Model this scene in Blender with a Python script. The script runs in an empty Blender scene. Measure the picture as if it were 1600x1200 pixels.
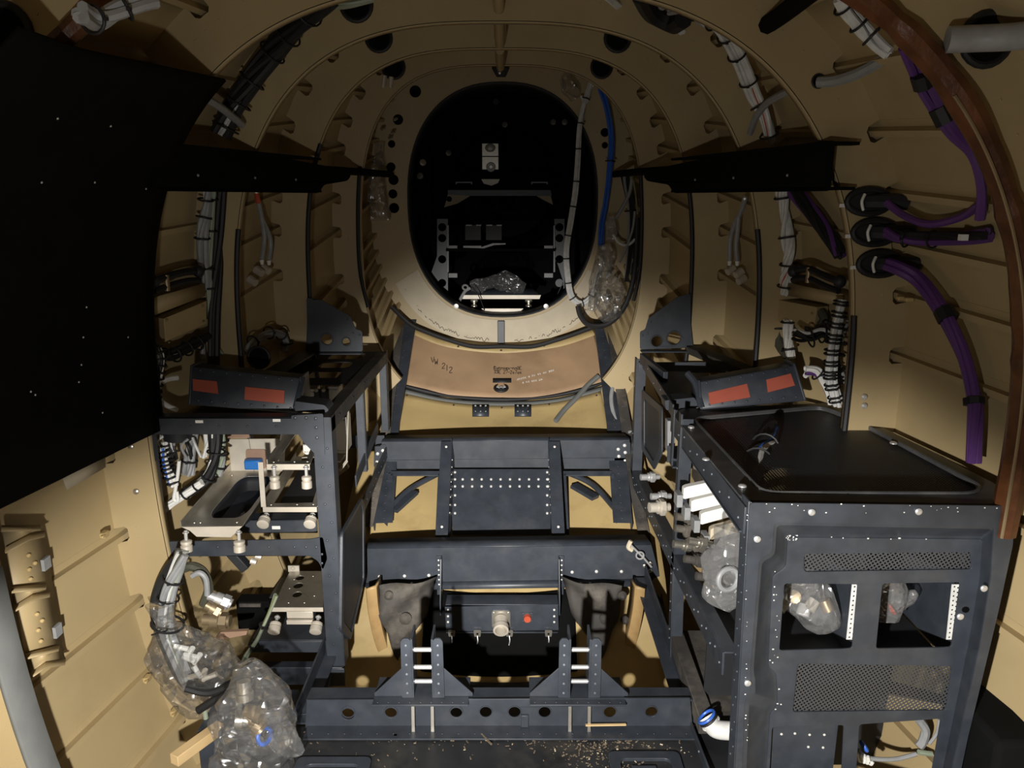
import bpy, bmesh, math, random
from mathutils import Vector, Matrix, noise
from mathutils.geometry import tessellate_polygon
random.seed(7)
SC = bpy.context.scene
COL = SC.collection

# ------------------------------------------------------------ camera
TH = math.radians(13.6)
FPX = 1200.0
CAMX, CAMZ = 0.033, 1.0
cam_data = bpy.data.cameras.new('camera')
cam = bpy.data.objects.new('camera', cam_data)
COL.objects.link(cam)
cam.location = (CAMX, 0, CAMZ)
cam.rotation_euler = (math.pi/2 - TH, 0, 0)
cam_data.sensor_width = 36.0
cam_data.lens = 36.0*FPX/1600.0
cam_data.clip_start = 0.01
SC.camera = cam

# ------------------------------------------------------------ world (unlit hangar at night)
w = bpy.data.worlds.new('world'); SC.world = w
w.use_nodes = True
w.node_tree.nodes['Background'].inputs[0].default_value = (0.9, 0.85, 0.75, 1)
w.node_tree.nodes['Background'].inputs[1].default_value = 0.006

# ------------------------------------------------------------ hand torch held low in front of the photographer
def spot(name, loc, target, energy, cone, blend, radius, color=(1, 0.97, 0.92)):
    ld = bpy.data.lights.new(name, 'SPOT')
    ld.energy = energy; ld.spot_size = math.radians(cone); ld.spot_blend = blend
    ld.shadow_soft_size = radius; ld.color = color
    o = bpy.data.objects.new(name, ld); COL.objects.link(o)
    o.location = loc
    d = Vector(target) - Vector(loc)
    o.rotation_euler = d.to_track_quat('-Z', 'Y').to_euler()
    return o
spot('torch', (-0.12, 0.04, 0.65), (0.00, 0.585, -0.19), 135, 120, 0.24, 0.014)
spot('torch_spill', (-0.12, 0.04, 0.65), (0.0, 2.0, 1.1), 12.0, 165, 0.7, 0.02)
spot('torch_boost', (-0.12, 0.04, 0.65), (0.0, 2.4, 0.18), 170, 34, 0.85, 0.014)  # extra narrow spot added to brighten the far belly and bulkhead

SC.view_settings.view_transform = 'Standard'
SC.view_settings.look = 'None'
SC.view_settings.gamma = 1
SC.view_settings.exposure = 0.0

# ------------------------------------------------------------ measuring aid: a point of the photograph at a known depth / height / side
_c, _s = math.cos(TH), math.sin(TH)
def ray(px, py):
    u = (px-800)/FPX; v = (600-py)/FPX
    return Vector((u, _c+v*_s, -_s+v*_c))
def P(px, py, Y):
    d = ray(px, py); t = Y/d.y
    return Vector((CAMX+t*d.x, Y, CAMZ+t*d.z))
def PZ(px, py, z):
    d = ray(px, py); t = (z-CAMZ)/d.z
    return Vector((CAMX+t*d.x, t*d.y, z))
def PXX(px, py, x):
    d = ray(px, py); t = (x-CAMX)/d.x
    return Vector((x, t*d.y, CAMZ+t*d.z))

# ------------------------------------------------------------ materials
MATS = {}
def mat(name, color, rough=0.5, metal=0.0, var=0.12, scale=18.0, bump=0.0, dirt=None, dirt_amt=0.0, dirt_scale=9.0, spec=0.5):
    m = bpy.data.materials.new(name); m.use_nodes = True
    nt = m.node_tree; b = nt.nodes['Principled BSDF']
    tc = nt.nodes.new('ShaderNodeTexCoord')
    ns = nt.nodes.new('ShaderNodeTexNoise'); ns.inputs['Scale'].default_value = scale; ns.inputs['Detail'].default_value = 5
    nt.links.new(tc.outputs['Object'], ns.inputs['Vector'])
    mr = nt.nodes.new('ShaderNodeMapRange')
    mr.inputs['From Min'].default_value = 0.3; mr.inputs['From Max'].default_value = 0.7
    mr.inputs['To Min'].default_value = 1-var; mr.inputs['To Max'].default_value = 1+var
    nt.links.new(ns.outputs['Fac'], mr.inputs['Value'])
    mx = nt.nodes.new('ShaderNodeVectorMath'); mx.operation = 'SCALE'
    mx.inputs[0].default_value = color[:3]
    nt.links.new(mr.outputs['Result'], mx.inputs['Scale'])
    out = mx.outputs['Vector']
    if dirt:
        n2 = nt.nodes.new('ShaderNodeTexNoise'); n2.inputs['Scale'].default_value = dirt_scale; n2.inputs['Detail'].default_value = 8
        n2.inputs['Roughness'].default_value = 0.65
        nt.links.new(tc.outputs['Object'], n2.inputs['Vector'])
        r2 = nt.nodes.new('ShaderNodeMapRange')
        r2.inputs['From Min'].default_value = 0.5; r2.inputs['From Max'].default_value = 0.75
        r2.inputs['To Max'].default_value = dirt_amt
        nt.links.new(n2.outputs['Fac'], r2.inputs['Value'])
        mm = nt.nodes.new('ShaderNodeMix'); mm.data_type = 'RGBA'
        nt.links.new(r2.outputs['Result'], mm.inputs['Factor'])
        nt.links.new(out, mm.inputs[6]); mm.inputs[7].default_value = (*dirt, 1)
        out = mm.outputs[2]
    nt.links.new(out, b.inputs['Base Color'])
    b.inputs['Roughness'].default_value = rough; b.inputs['Metallic'].default_value = metal
    b.inputs['Specular IOR Level'].default_value = spec
    if bump:
        n3 = nt.nodes.new('ShaderNodeTexNoise'); n3.inputs['Scale'].default_value = scale*6; n3.inputs['Detail'].default_value = 3
        nt.links.new(tc.outputs['Object'], n3.inputs['Vector'])
        bp = nt.nodes.new('ShaderNodeBump'); bp.inputs['Strength'].default_value = bump; bp.inputs['Distance'].default_value = 0.004
        nt.links.new(n3.outputs['Fac'], bp.inputs['Height']); nt.links.new(bp.outputs['Normal'], b.inputs['Normal'])
    MATS[name] = m
    return m
TAN = mat('tan_primer', (0.40, 0.305, 0.16), 0.5, var=0.06, scale=5, dirt=(0.27, 0.19, 0.09), dirt_amt=0.25, dirt_scale=6)
YEL = mat('yellow_primer', (0.47, 0.345, 0.155), 0.5, var=0.08, scale=8, dirt=(0.2, 0.13, 0.05), dirt_amt=0.4)
BRN = mat('brown_composite', (0.40, 0.26, 0.15), 0.6, var=0.14, scale=7, dirt=(0.17, 0.10, 0.06), dirt_amt=0.55, dirt_scale=5)
BLK = mat('black_enamel', (0.033, 0.039, 0.050), 0.42, var=0.2, scale=25, dirt=(0.10, 0.10, 0.10), dirt_amt=0.3, dirt_scale=14)
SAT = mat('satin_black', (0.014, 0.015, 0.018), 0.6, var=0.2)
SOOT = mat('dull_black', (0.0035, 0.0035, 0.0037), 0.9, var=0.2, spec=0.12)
RUB = mat('black_rubber', (0.010, 0.010, 0.011), 0.6, var=0.2)
ALU = mat('aluminium', (0.50, 0.47, 0.41), 0.36, 0.85, var=0.1, scale=40)
ALP = mat('pale_alloy', (0.55, 0.50, 0.42), 0.45, 0.25, var=0.08, scale=30)
STE = mat('bright_steel', (0.62, 0.62, 0.62), 0.38, 0.6, var=0.05)
RIV = mat('bare_rivet', (0.75, 0.74, 0.70), 0.35, 0.35, var=0.05)
WHT = mat('white_sleeve', (0.62, 0.62, 0.60), 0.5, var=0.12, scale=60)
GRY = mat('grey_sleeve', (0.27, 0.275, 0.28), 0.5, var=0.1, scale=60)
GRN = mat('pale_green_wire', (0.27, 0.31, 0.23), 0.5, var=0.1)
YWR = mat('yellow_green_wire', (0.18, 0.19, 0.08), 0.5, var=0.1)
OLV = mat('olive_sleeve', (0.055, 0.055, 0.035), 0.7, var=0.2, scale=80, bump=0.3)
PUR = mat('purple_cable', (0.10, 0.035, 0.17), 0.5, var=0.12)
BLU = mat('blue_cable', (0.035, 0.13, 0.55), 0.4, var=0.15)
BLC = mat('blue_cap', (0.02, 0.16, 0.50), 0.35, var=0.1)
RED = mat('red_label', (0.34, 0.07, 0.04), 0.6, var=0.08)
ORG = mat('red_wire', (0.45, 0.07, 0.03), 0.5)
LAB = mat('white_label', (0.75, 0.74, 0.70), 0.6, var=0.03)
INK = mat('ink', (0.03, 0.022, 0.018), 0.7)
WOOD = mat('pale_wood', (0.62, 0.44, 0.22), 0.6, var=0.2, scale=12)
OCH = mat('varnished_ochre', (0.40, 0.26, 0.11), 0.5, var=0.3, scale=9, dirt=(0.16, 0.08, 0.03), dirt_amt=0.7)
SEAL = mat('brown_sealant', (0.095, 0.034, 0.012), 0.32, var=0.5, scale=22, bump=0.15)
MUD = mat('dusty_black', (0.05, 0.045, 0.04), 0.8, var=0.4, scale=10, dirt=(0.22, 0.19, 0.15), dirt_amt=0.8, dirt_scale=7)
PRV = mat('painted_rivet', (0.13, 0.145, 0.17), 0.4, var=0.2)
FLR = mat('worn_black_floor', (0.018, 0.019, 0.021), 0.5, var=0.4, scale=12, dirt=(0.09, 0.08, 0.065), dirt_amt=0.6, dirt_scale=8)
DEB = mat('dry_debris', (0.17, 0.13, 0.09), 0.9, var=0.5, scale=200)
GFR = mat('grey_edge_foam', (0.13, 0.135, 0.13), 0.7, var=0.1)
MAS = mat('masking_tape', (0.60, 0.52, 0.38), 0.7, var=0.06)
COP = mat('brass', (0.30, 0.23, 0.14), 0.45, 0.6)
BRM = mat('reddish_brown_plate', (0.30, 0.19, 0.13), 0.5, var=0.15)

CRM = mat('cream_primer', (0.46, 0.39, 0.27), 0.5, var=0.08)
DLD = mat('dusty_enamel', (0.060, 0.061, 0.064), 0.45, var=0.3, scale=14, dirt=(0.20, 0.19, 0.17), dirt_amt=0.5, dirt_scale=10)

def plastic(name, tint=(1, 1, 1), clear=0.80):
    m = bpy.data.materials.new(name); m.use_nodes = True
    nt = m.node_tree; nt.nodes.clear()
    out = nt.nodes.new('ShaderNodeOutputMaterial')
    tr = nt.nodes.new('ShaderNodeBsdfTransparent'); tr.inputs[0].default_value = (0.93*tint[0], 0.93*tint[1], 0.93*tint[2], 1)
    gl = nt.nodes.new('ShaderNodeBsdfGlossy'); gl.inputs['Roughness'].default_value = 0.18
    df = nt.nodes.new('ShaderNodeBsdfDiffuse'); df.inputs[0].default_value = (0.75, 0.75, 0.75, 1)
    tc = nt.nodes.new('ShaderNodeTexCoord')
    n = nt.nodes.new('ShaderNodeTexNoise'); n.inputs['Scale'].default_value = 9; n.inputs['Detail'].default_value = 2
    nt.links.new(tc.outputs['Object'], n.inputs['Vector'])
    wp = nt.nodes.new('ShaderNodeVectorMath'); wp.operation = 'MULTIPLY_ADD'; wp.inputs[1].default_value = (.12, .12, .12)
    nt.links.new(n.outputs['Color'], wp.inputs[0]); nt.links.new(tc.outputs['Object'], wp.inputs[2])
    vo = nt.nodes.new('ShaderNodeTexVoronoi'); vo.feature = 'DISTANCE_TO_EDGE'; vo.inputs['Scale'].default_value = 20
    nt.links.new(wp.outputs['Vector'], vo.inputs['Vector'])
    bp = nt.nodes.new('ShaderNodeBump'); bp.inputs['Strength'].default_value = 0.9; bp.inputs['Distance'].default_value = 0.03
    nt.links.new(vo.outputs['Distance'], bp.inputs['Height'])
    nt.links.new(bp.outputs['Normal'], gl.inputs['Normal'])
    lw = nt.nodes.new('ShaderNodeLayerWeight'); lw.inputs['Blend'].default_value = 0.42
    nt.links.new(bp.outputs['Normal'], lw.inputs['Normal'])
    m1 = nt.nodes.new('ShaderNodeMixShader'); m1.inputs[0].default_value = 1-clear
    nt.links.new(tr.outputs[0], m1.inputs[1]); nt.links.new(df.outputs[0], m1.inputs[2])
    m2 = nt.nodes.new('ShaderNodeMixShader')
    sc = nt.nodes.new('ShaderNodeMath'); sc.operation = 'MULTIPLY_ADD'; sc.inputs[1].default_value = 0.5; sc.inputs[2].default_value = 0.03
    nt.links.new(lw.outputs['Fresnel'], sc.inputs[0])
    nt.links.new(sc.outputs[0], m2.inputs[0])
    nt.links.new(m1.outputs[0], m2.inputs[1]); nt.links.new(gl.outputs[0], m2.inputs[2])
    nt.links.new(m2.outputs[0], out.inputs[0])
    MATS[name] = m
    return m
BAG = plastic('clear_polythene', clear=0.95)
BAG2 = plastic('cloudy_polythene', clear=0.88)

def mesh_mat(name, color, pitch, fill=0.5, axes='XY', rough=0.5, ang=0.785):
    """perforated sheet: a square grid of real see-through holes"""
    m = bpy.data.materials.new(name); m.use_nodes = True
    nt = m.node_tree; b = nt.nodes['Principled BSDF']; out = nt.nodes['Material Output']
    b.inputs['Base Color'].default_value = (*color, 1); b.inputs['Roughness'].default_value = rough; b.inputs['Metallic'].default_value = 0.3
    tc = nt.nodes.new('ShaderNodeTexCoord')
    mp = nt.nodes.new('ShaderNodeMapping')
    if axes == 'XZ': mp.inputs['Rotation'].default_value = (math.pi/2, 0, 0)
    if axes == 'YZ': mp.inputs['Rotation'].default_value = (0, math.pi/2, 0)
    nt.links.new(tc.outputs['Object'], mp.inputs['Vector'])
    r = nt.nodes.new('ShaderNodeMapping'); r.inputs['Rotation'].default_value = (0, 0, ang)
    nt.links.new(mp.outputs['Vector'], r.inputs['Vector'])
    sp = nt.nodes.new('ShaderNodeSeparateXYZ'); nt.links.new(r.outputs['Vector'], sp.inputs[0])
    def wav(sock):
        a = nt.nodes.new('ShaderNodeMath'); a.operation = 'MULTIPLY'; a.inputs[1].default_value = math.pi/pitch
        nt.links.new(sock, a.inputs[0])
        s = nt.nodes.new('ShaderNodeMath'); s.operation = 'SINE'; nt.links.new(a.outputs[0], s.inputs[0])
        q = nt.nodes.new('ShaderNodeMath'); q.operation = 'ABSOLUTE'; nt.links.new(s.outputs[0], q.inputs[0])
        return q.outputs[0]
    mi = nt.nodes.new('ShaderNodeMath'); mi.operation = 'MINIMUM'
    nt.links.new(wav(sp.outputs[0]), mi.inputs[0]); nt.links.new(wav(sp.outputs[1]), mi.inputs[1])
    gt = nt.nodes.new('ShaderNodeMath'); gt.operation = 'LESS_THAN'; gt.inputs[1].default_value = fill
    nt.links.new(mi.outputs[0], gt.inputs[0])
    tr = nt.nodes.new('ShaderNodeBsdfTransparent')
    mx = nt.nodes.new('ShaderNodeMixShader')
    nt.links.new(gt.outputs[0], mx.inputs[0]); nt.links.new(tr.outputs[0], mx.inputs[1]); nt.links.new(b.outputs[0], mx.inputs[2])
    nt.links.new(mx.outputs[0], out.inputs[0])
    MATS[name] = m
    return m
MESH_TOP = mesh_mat('fine_mesh_sheet', (0.05, 0.053, 0.06), 0.0056, 0.62, 'XY', ang=0.0)
MESH_FRONT = mesh_mat('expanded_mesh', (0.07, 0.073, 0.08), 0.0055, 0.58, 'XZ', ang=0.6)
MESH_SIDE = mesh_mat('side_mesh', (0.05, 0.053, 0.06), 0.0056, 0.80, 'YZ')

# ------------------------------------------------------------ mesh builder
def rotm(to):
    return Vector(to).normalized().to_track_quat('Z', 'Y').to_matrix()
def catmull(pts, k=6, closed=False):
    pts = [Vector(p) for p in pts]
    if len(pts) < 3: return pts
    out = []
    n = len(pts)
    rng = n if closed else n-1
    for i in range(rng):
        if closed: a, b, c, d = pts[(i-1) % n], pts[i], pts[(i+1) % n], pts[(i+2) % n]
        else: a, b, c, d = pts[max(i-1, 0)], pts[i], pts[i+1], pts[min(i+2, n-1)]
        for j in range(k):
            t = j/k
            out.append(0.5*((2*b)+(c-a)*t+(2*a-5*b+4*c-d)*t*t+(3*b-a-3*c+d)*t**3))
    if not closed: out.append(pts[-1])
    return out

class MB:
    def __init__(s): s.v = []; s.f = []; s.m = []; s.cur = 0
    def mt(s, i): s.cur = i; return s
    def add(s, vs, fs):
        b = len(s.v)
        s.v += [tuple(x) for x in vs]
        for f in fs: s.f.append(tuple(b+i for i in f)); s.m.append(s.cur)
    def box(s, c, size, R=None):
        c = Vector(c); h = Vector(size)/2
        vs = []
        for x in (-1, 1):
            for y in (-1, 1):
                for z in (-1, 1):
                    p = Vector((x*h.x, y*h.y, z*h.z))
                    vs.append(c+(R @ p if R else p))
        s.add(vs, [(0, 1, 3, 2), (4, 6, 7, 5), (0, 4, 5, 1), (2, 3, 7, 6), (0, 2, 6, 4), (1, 5, 7, 3)])
        return s
    def bx(s, x0, x1, y0, y1, z0, z1):
        return s.box(((x0+x1)/2, (y0+y1)/2, (z0+z1)/2), (abs(x1-x0), abs(y1-y0), abs(z1-z0)))
    def bar(s, p0, p1, w, h, up=(0, 0, 1)):
        """box from p0 to p1; w across, h along up"""
        p0, p1 = Vector(p0), Vector(p1); d = p1-p0; L = d.length; d = d/L
        up = Vector(up); sx = d.cross(up)
        if sx.length < 1e-4: sx = d.cross(Vector((0, 1, 0)))
        sx.normalize(); u = sx.cross(d)
        R = Matrix((sx, d, u)).transposed()
        return s.box((p0+p1)/2, (w, L, h), R)
    def angle(s, p0, p1, w, h, t=0.003, up=(0, 0, 1), fx=1, fz=1):
        """L section: a flange w wide (side fx) and a flange h tall (side fz)"""
        p0, p1 = Vector(p0), Vector(p1); d = (p1-p0).normalized()
        up = Vector(up); sx = d.cross(up); sx.normalize(); u = sx.cross(d)
        s.bar(p0+sx*fx*w/2+u*fz*t/2, p1+sx*fx*w/2+u*fz*t/2, w, t, up)
        s.bar(p0+sx*fx*t/2+u*fz*(t+h)/2, p1+sx*fx*t/2+u*fz*(t+h)/2, t, h-t, up)
        return s
    def tube(s, pts, r, n=8, k=6, closed=False, smooth=True):
        base = [Vector(p) for p in pts]
        if smooth and len(base) > 2:
            rr = r
            pts = catmull(base, k, closed)
            if isinstance(r, (list, tuple)):
                R2 = []
                m = len(base)
                for i in range(len(pts)):
                    q = i/k; a = int(min(q, m-1)); b2 = (a+1) % m if closed else min(a+1, m-1)
                    R2.append(r[a]+(r[b2]-r[a])*(q-a))
                rr = R2
        else: pts = base; rr = r
        N = len(pts)
        vs = []; prev = None
        for i, p in enumerate(pts):
            if closed: d = pts[(i+1) % N]-pts[i-1]
            else: d = pts[min(i+1, N-1)]-pts[max(i-1, 0)]
            if d.length < 1e-9: d = Vector((0, 0, 1))
            d.normalize()
            if prev is None:
                a = Vector((0, 0, 1)) if abs(d.z) < 0.9 else Vector((1, 0, 0))
                a = (a-d*a.dot(d)).normalized()
            else:
                a = prev-d*prev.dot(d)
                a = a.normalized() if a.length > 1e-6 else Vector((1, 0, 0))
            prev = a; b = d.cross(a)
            rad = rr[i] if isinstance(rr, (list, tuple)) else rr
            for j in range(n):
                t = 2*math.pi*j/n
                vs.append(p+(a*math.cos(t)+b*math.sin(t))*rad)
        fs = []
        M = N if closed else N-1
        for i in range(M):
            for j in range(n):
                i2 = (i+1) % N
                fs.append((i*n+j, i*n+(j+1) % n, i2*n+(j+1) % n, i2*n+j))
        if not closed:
            fs.append(tuple(range(n-1, -1, -1))); fs.append(tuple((N-1)*n+j for j in range(n)))
        s.add(vs, fs)
        return s
    def cyl(s, p0, p1, r0, r1=None, n=16):
        r1 = r0 if r1 is None else r1
        return s.tube([p0, p1], [r0, r1], n, smooth=False)
    def lathe(s, prof, base, axis, n=20):
        """prof = [(distance along the axis, radius)]"""
        base = Vector(base); a = Vector(axis).normalized()
        return s.tube([base+a*h for h, _ in prof], [max(r, 1e-5) for _, r in prof], n, smooth=False) if len(set(h for h, _ in prof)) == len(prof) else s._lathe(prof, base, a, n)
    def _lathe(s, prof, base, a, n):
        base = Vector(base); R = rotm(a); vs = []; fs = []
        for h, r in prof:
            for j in range(n):
                t = 2*math.pi*j/n
                vs.append(base+R @ Vector((math.cos(t)*r, math.sin(t)*r, h)))
        for i in range(len(prof)-1):
            for j in range(n):
                fs.append((i*n+j, i*n+(j+1) % n, (i+1)*n+(j+1) % n, (i+1)*n+j))
        fs.append(tuple(range(n-1, -1, -1))); fs.append(tuple((len(prof)-1)*n+j for j in range(n)))
        s.add(vs, fs); return s
    def ring(s, c, axis, R, r, n=20, m=8):
        Rm = rotm(axis)
        return s.tube([Vector(c)+Rm @ Vector((math.cos(2*math.pi*i/n)*R, math.sin(2*math.pi*i/n)*R, 0)) for i in range(n)], r, m, closed=True, smooth=False)
    def ball(s, c, r, n=8, sq=(1, 1, 1), R=None):
        c = Vector(c); vs = []; fs = []
        rows = max(4, n//2+1)
        for i in range(rows+1):
            ph = math.pi*i/rows
            for j in range(n):
                t = 2*math.pi*j/n
                p = Vector((math.sin(ph)*math.cos(t)*r*sq[0], math.sin(ph)*math.sin(t)*r*sq[1], math.cos(ph)*r*sq[2]))
                vs.append(c+(R @ p if R else p))
        for i in range(rows):
            for j in range(n):
                fs.append((i*n+j, (i+1)*n+j, (i+1)*n+(j+1) % n, i*n+(j+1) % n))
        s.add(vs, fs); return s
    def rivet(s, c, nrm, r=0.004):
        c = Vector(c); nrm = Vector(nrm).normalized()
        return s.tube([c-nrm*0.001, c+nrm*r*0.35, c+nrm*r*0.6], [r, r*0.85, r*0.35], 8, smooth=False)
    def plate(s, outer, holes=(), t=0.003, o=(0, 0, 0), ux=(1, 0, 0), uy=(0, 0, 1)):
        """flat plate with holes, in the plane o + a*ux + b*uy, t thick along the normal (centred)"""
        o = Vector(o); ux = Vector(ux); uy = Vector(uy); nr = ux.cross(uy).normalized()
        loops = [list(outer)]+[list(h) for h in holes]
        flat = [Vector((a, b, 0)) for L in loops for a, b in L]
        tris = tessellate_polygon([[Vector((a, b, 0)) for a, b in L] for L in loops])
        n = len(flat)
        w3 = [o+ux*p.x+uy*p.y for p in flat]
        vs = [p+nr*t/2 for p in w3]+[p-nr*t/2 for p in w3]
        fs = []
        for tr in tris:
            fs.append(tuple(tr)); fs.append(tuple(i+n for i in reversed(tr)))
        k = 0
        for L in loops:
            m = len(L)
            for i in range(m):
                a, b = k+i, k+(i+1) % m
                fs.append((a, b, b+n, a+n))
            k += m
        s.add(vs, fs); return s
    def sheet(s, grid, t=0.0, closed=False):
        """grid[i][j] of points -> quads"""
        R, C = len(grid), len(grid[0])
        vs = [p for row in grid for p in row]
        fs = []
        for i in range(R-1):
            for j in range(C-1 if not closed else C):
                j2 = (j+1) % C
                fs.append((i*C+j, i*C+j2, (i+1)*C+j2, (i+1)*C+j))
        s.add(vs, fs); return s
    def build(s, name, mats, parent=None, bevel=0.0, sharp=35, solid=0.0, label=None):
        me = bpy.data.meshes.new(name)
        me.from_pydata(s.v, [], s.f)
        if not isinstance(mats, (list, tuple)): mats = [mats]
        for m in mats: me.materials.append(m)
        me.polygons.foreach_set('material_index', s.m)
        bm = bmesh.new(); bm.from_mesh(me)
        bmesh.ops.recalc_face_normals(bm, faces=bm.faces)
        bm.to_mesh(me); bm.free()
        me.polygons.foreach_set('use_smooth', [True]*len(me.polygons))
        me.set_sharp_from_angle(angle=math.radians(sharp))
        ob = bpy.data.objects.new(name, me); COL.objects.link(ob)
        if solid:
            md = ob.modifiers.new('solid', 'SOLIDIFY'); md.thickness = solid; md.offset = 0
        if bevel:
            md = ob.modifiers.new('bevel', 'BEVEL'); md.width = bevel; md.segments = 2; md.limit_method = 'ANGLE'; md.angle_limit = math.radians(40)
        if parent is not None:
            ob.parent = parent
            ob.matrix_parent_inverse = Matrix.Translation(-WL.get(parent.name, Vector((0, 0, 0))))
        if label: ob['label'] = label
        return ob
WL = {}
def thing(name, label, cat, loc=(0, 0, 0), group=None):
    o = bpy.data.objects.new(name, None); COL.objects.link(o)
    o.location = loc; o.empty_display_size = 0.05
    WL[o.name] = Vector(loc)
    o['label'] = label; o['category'] = cat
    if group: o['group'] = group
    return o
def tag(o, label, cat, group=None, kind=None):
    o['label'] = label; o['category'] = cat
    if group: o['group'] = group
    if kind: o['kind'] = kind
    return o
def struct(o):
    o['kind'] = 'structure'; return o
def circ(cx, cy, r, n=20, ry=None):
    ry = r if ry is None else ry
    return [(cx+math.cos(2*math.pi*i/n)*r, cy+math.sin(2*math.pi*i/n)*ry) for i in range(n)]
def rrect(x0, y0, x1, y1, r, n=4):
    out = []
    for cx, cy, a0 in ((x1-r, y1-r, 0), (x0+r, y1-r, 90), (x0+r, y0+r, 180), (x1-r, y0+r, 270)):
        for i in range(n+1):
            a = math.radians(a0+90*i/n); out.append((cx+r*math.cos(a), cy+r*math.sin(a)))
    return out
def rpoly(pts, r, n=4):
    """round the corners of a 2D polygon"""
    out = []; N = len(pts)
    for i in range(N):
        p = Vector(pts[i]); a = Vector(pts[i-1]); b = Vector(pts[(i+1) % N])
        da, db = (a-p), (b-p)
        q = min(r, da.length*0.45, db.length*0.45)
        A = p+da.normalized()*q; B = p+db.normalized()*q
        for j in range(n+1):
            t = j/n
            v = A*(1-t)**2+p*2*t*(1-t)+B*t*t
            out.append((v.x, v.y))
    return out
# ============================================================ FUSELAGE SHELL
# skin stations: Y -> half width, crown height, height of the widest point, crown exponent, keel height, keel exponent
ST = [(-1.2, .93, 1.48, .60, 2.40, -.80, 2.4),
      (1.12, .895, 1.47, .60, 2.40, -.80, 2.4),
      (1.53, .83, 1.485, .60, 2.60, -.80, 2.4),
      (1.84, .73, 1.48, .60, 2.85, -.50, 2.4),
      (2.15, .635, 1.48, .68, 3.05, -.15, 2.4),
      (2.47, .535, 1.48, .80, 3.05, .20, 2.4),
      (2.80, .47, 1.47, .92, 3.0, .455, 2.4),
      (3.60, .36, 1.40, 1.0, 2.6, .62, 2.3),
      (4.60, .25, 1.36, 1.05, 2.4, .78, 2.2)]
def station(Y):
    for a, b in zip(ST, ST[1:]):
        if Y <= b[0] or b is ST[-1]:
            t = (Y-a[0])/(b[0]-a[0])
            return [a[i]+(b[i]-a[i])*t for i in range(1, 7)]
def skin(Y, ph, d=0.0):
    """point of the skin at station Y; ph in degrees, -90 keel .. 90 crown on the right, 90 .. 270 on the left; d = inset"""
    hw, top, zc, n, zb, n2 = station(Y)
    hw -= d; top -= d; zb += d
    a = math.radians(ph); c, s = math.cos(a), math.sin(a)
    sgn = 1 if c >= 0 else -1
    if s >= 0: e = n; H = top-zc
    else: e = n2; H = zc-zb
    x = sgn*hw*abs(c)**(2/e)
    z = zc+math.copysign(H*abs(s)**(2/e), s)
    return Vector((x, Y, z))
# evenly spaced angle table (by arc length at station 1.84)
def even(ph0, ph1, n, Y=1.84):
    M = 400; ps = [skin(Y, ph0+(ph1-ph0)*i/M) for i in range(M+1)]
    L = [0]
    for i in range(M): L.append(L[-1]+(ps[i+1]-ps[i]).length)
    out = []; j = 0
    for k in range(n+1):
        t = L[-1]*k/n
        while j < M-1 and L[j+1] < t: j += 1
        f = (t-L[j])/max(L[j+1]-L[j], 1e-9)
        out.append(ph0+(ph1-ph0)*(j+f)/M)
    return out
YS = [-1.2, -.6, 0, .4, .8, 1.12, 1.33, 1.53, 1.68, 1.84, 2.0, 2.15, 2.31, 2.47, 2.63, 2.80]
def skin_part(name, ph0, ph1, n, ys=YS):
    mb = MB(); A = even(ph0, ph1, n)
    mb.sheet([[skin(y, p) for p in A] for y in ys])
    o = mb.build(name, TAN, solid=0.004)
    return struct(o)
wall_right = skin_part('wall_right', -72, 52, 26)
wall_left = skin_part('wall_left', 252, 128, 26)
ceiling = skin_part('ceiling', 52, 128, 14)
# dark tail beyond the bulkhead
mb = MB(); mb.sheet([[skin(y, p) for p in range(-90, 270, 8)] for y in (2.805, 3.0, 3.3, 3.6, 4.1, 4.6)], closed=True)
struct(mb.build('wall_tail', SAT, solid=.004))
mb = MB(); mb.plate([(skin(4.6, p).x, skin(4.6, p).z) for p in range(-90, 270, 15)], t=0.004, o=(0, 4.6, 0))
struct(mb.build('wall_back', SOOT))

# stringers: small angles that run fore and aft on the skin
STRINGER_PH = [-36, -29, -22, -15.5, -9.3, -3.2, 3, 9.2, 15.2, 22, 31, 42, 54, 66, 79]
def stringer(ph, parent):
    mb = MB()
    ys = [-.6, .4, 1.0, 1.12, 1.33, 1.53, 1.68, 1.84, 2.0, 2.15, 2.31, 2.47, 2.63, 2.80]
    g = []
    for y in ys:
        p = skin(y, ph); q = skin(y, ph, 0.022)
        tng = (skin(y, ph+1.0 if ph < 90 else ph-1.0)-p).normalized()
        inn = (skin(y, ph, .03)-p); inn = (inn-tng*inn.dot(tng)).normalized()
        h = 0.020
        g.append([p+tng*0.016+inn*0.001, p+tng*0.016+inn*0.003, p+tng*0.002+inn*0.003, p+tng*0.002+inn*h, p-tng*0.010+inn*h, p-tng*0.010+inn*(h-.0025),
                  p-tng*0.0005+inn*(h-.0025), p-tng*0.0005+inn*0.001])
    mb.sheet(g, closed=True)
    mb.build('stringer', TAN, parent, sharp=30)
for p in STRINGER_PH:
    par_r = wall_right if p < 52 else ceiling
    par_l = wall_left if p < 52 else ceiling
    stringer(p, par_r); stringer(180-p, par_l)

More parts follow.
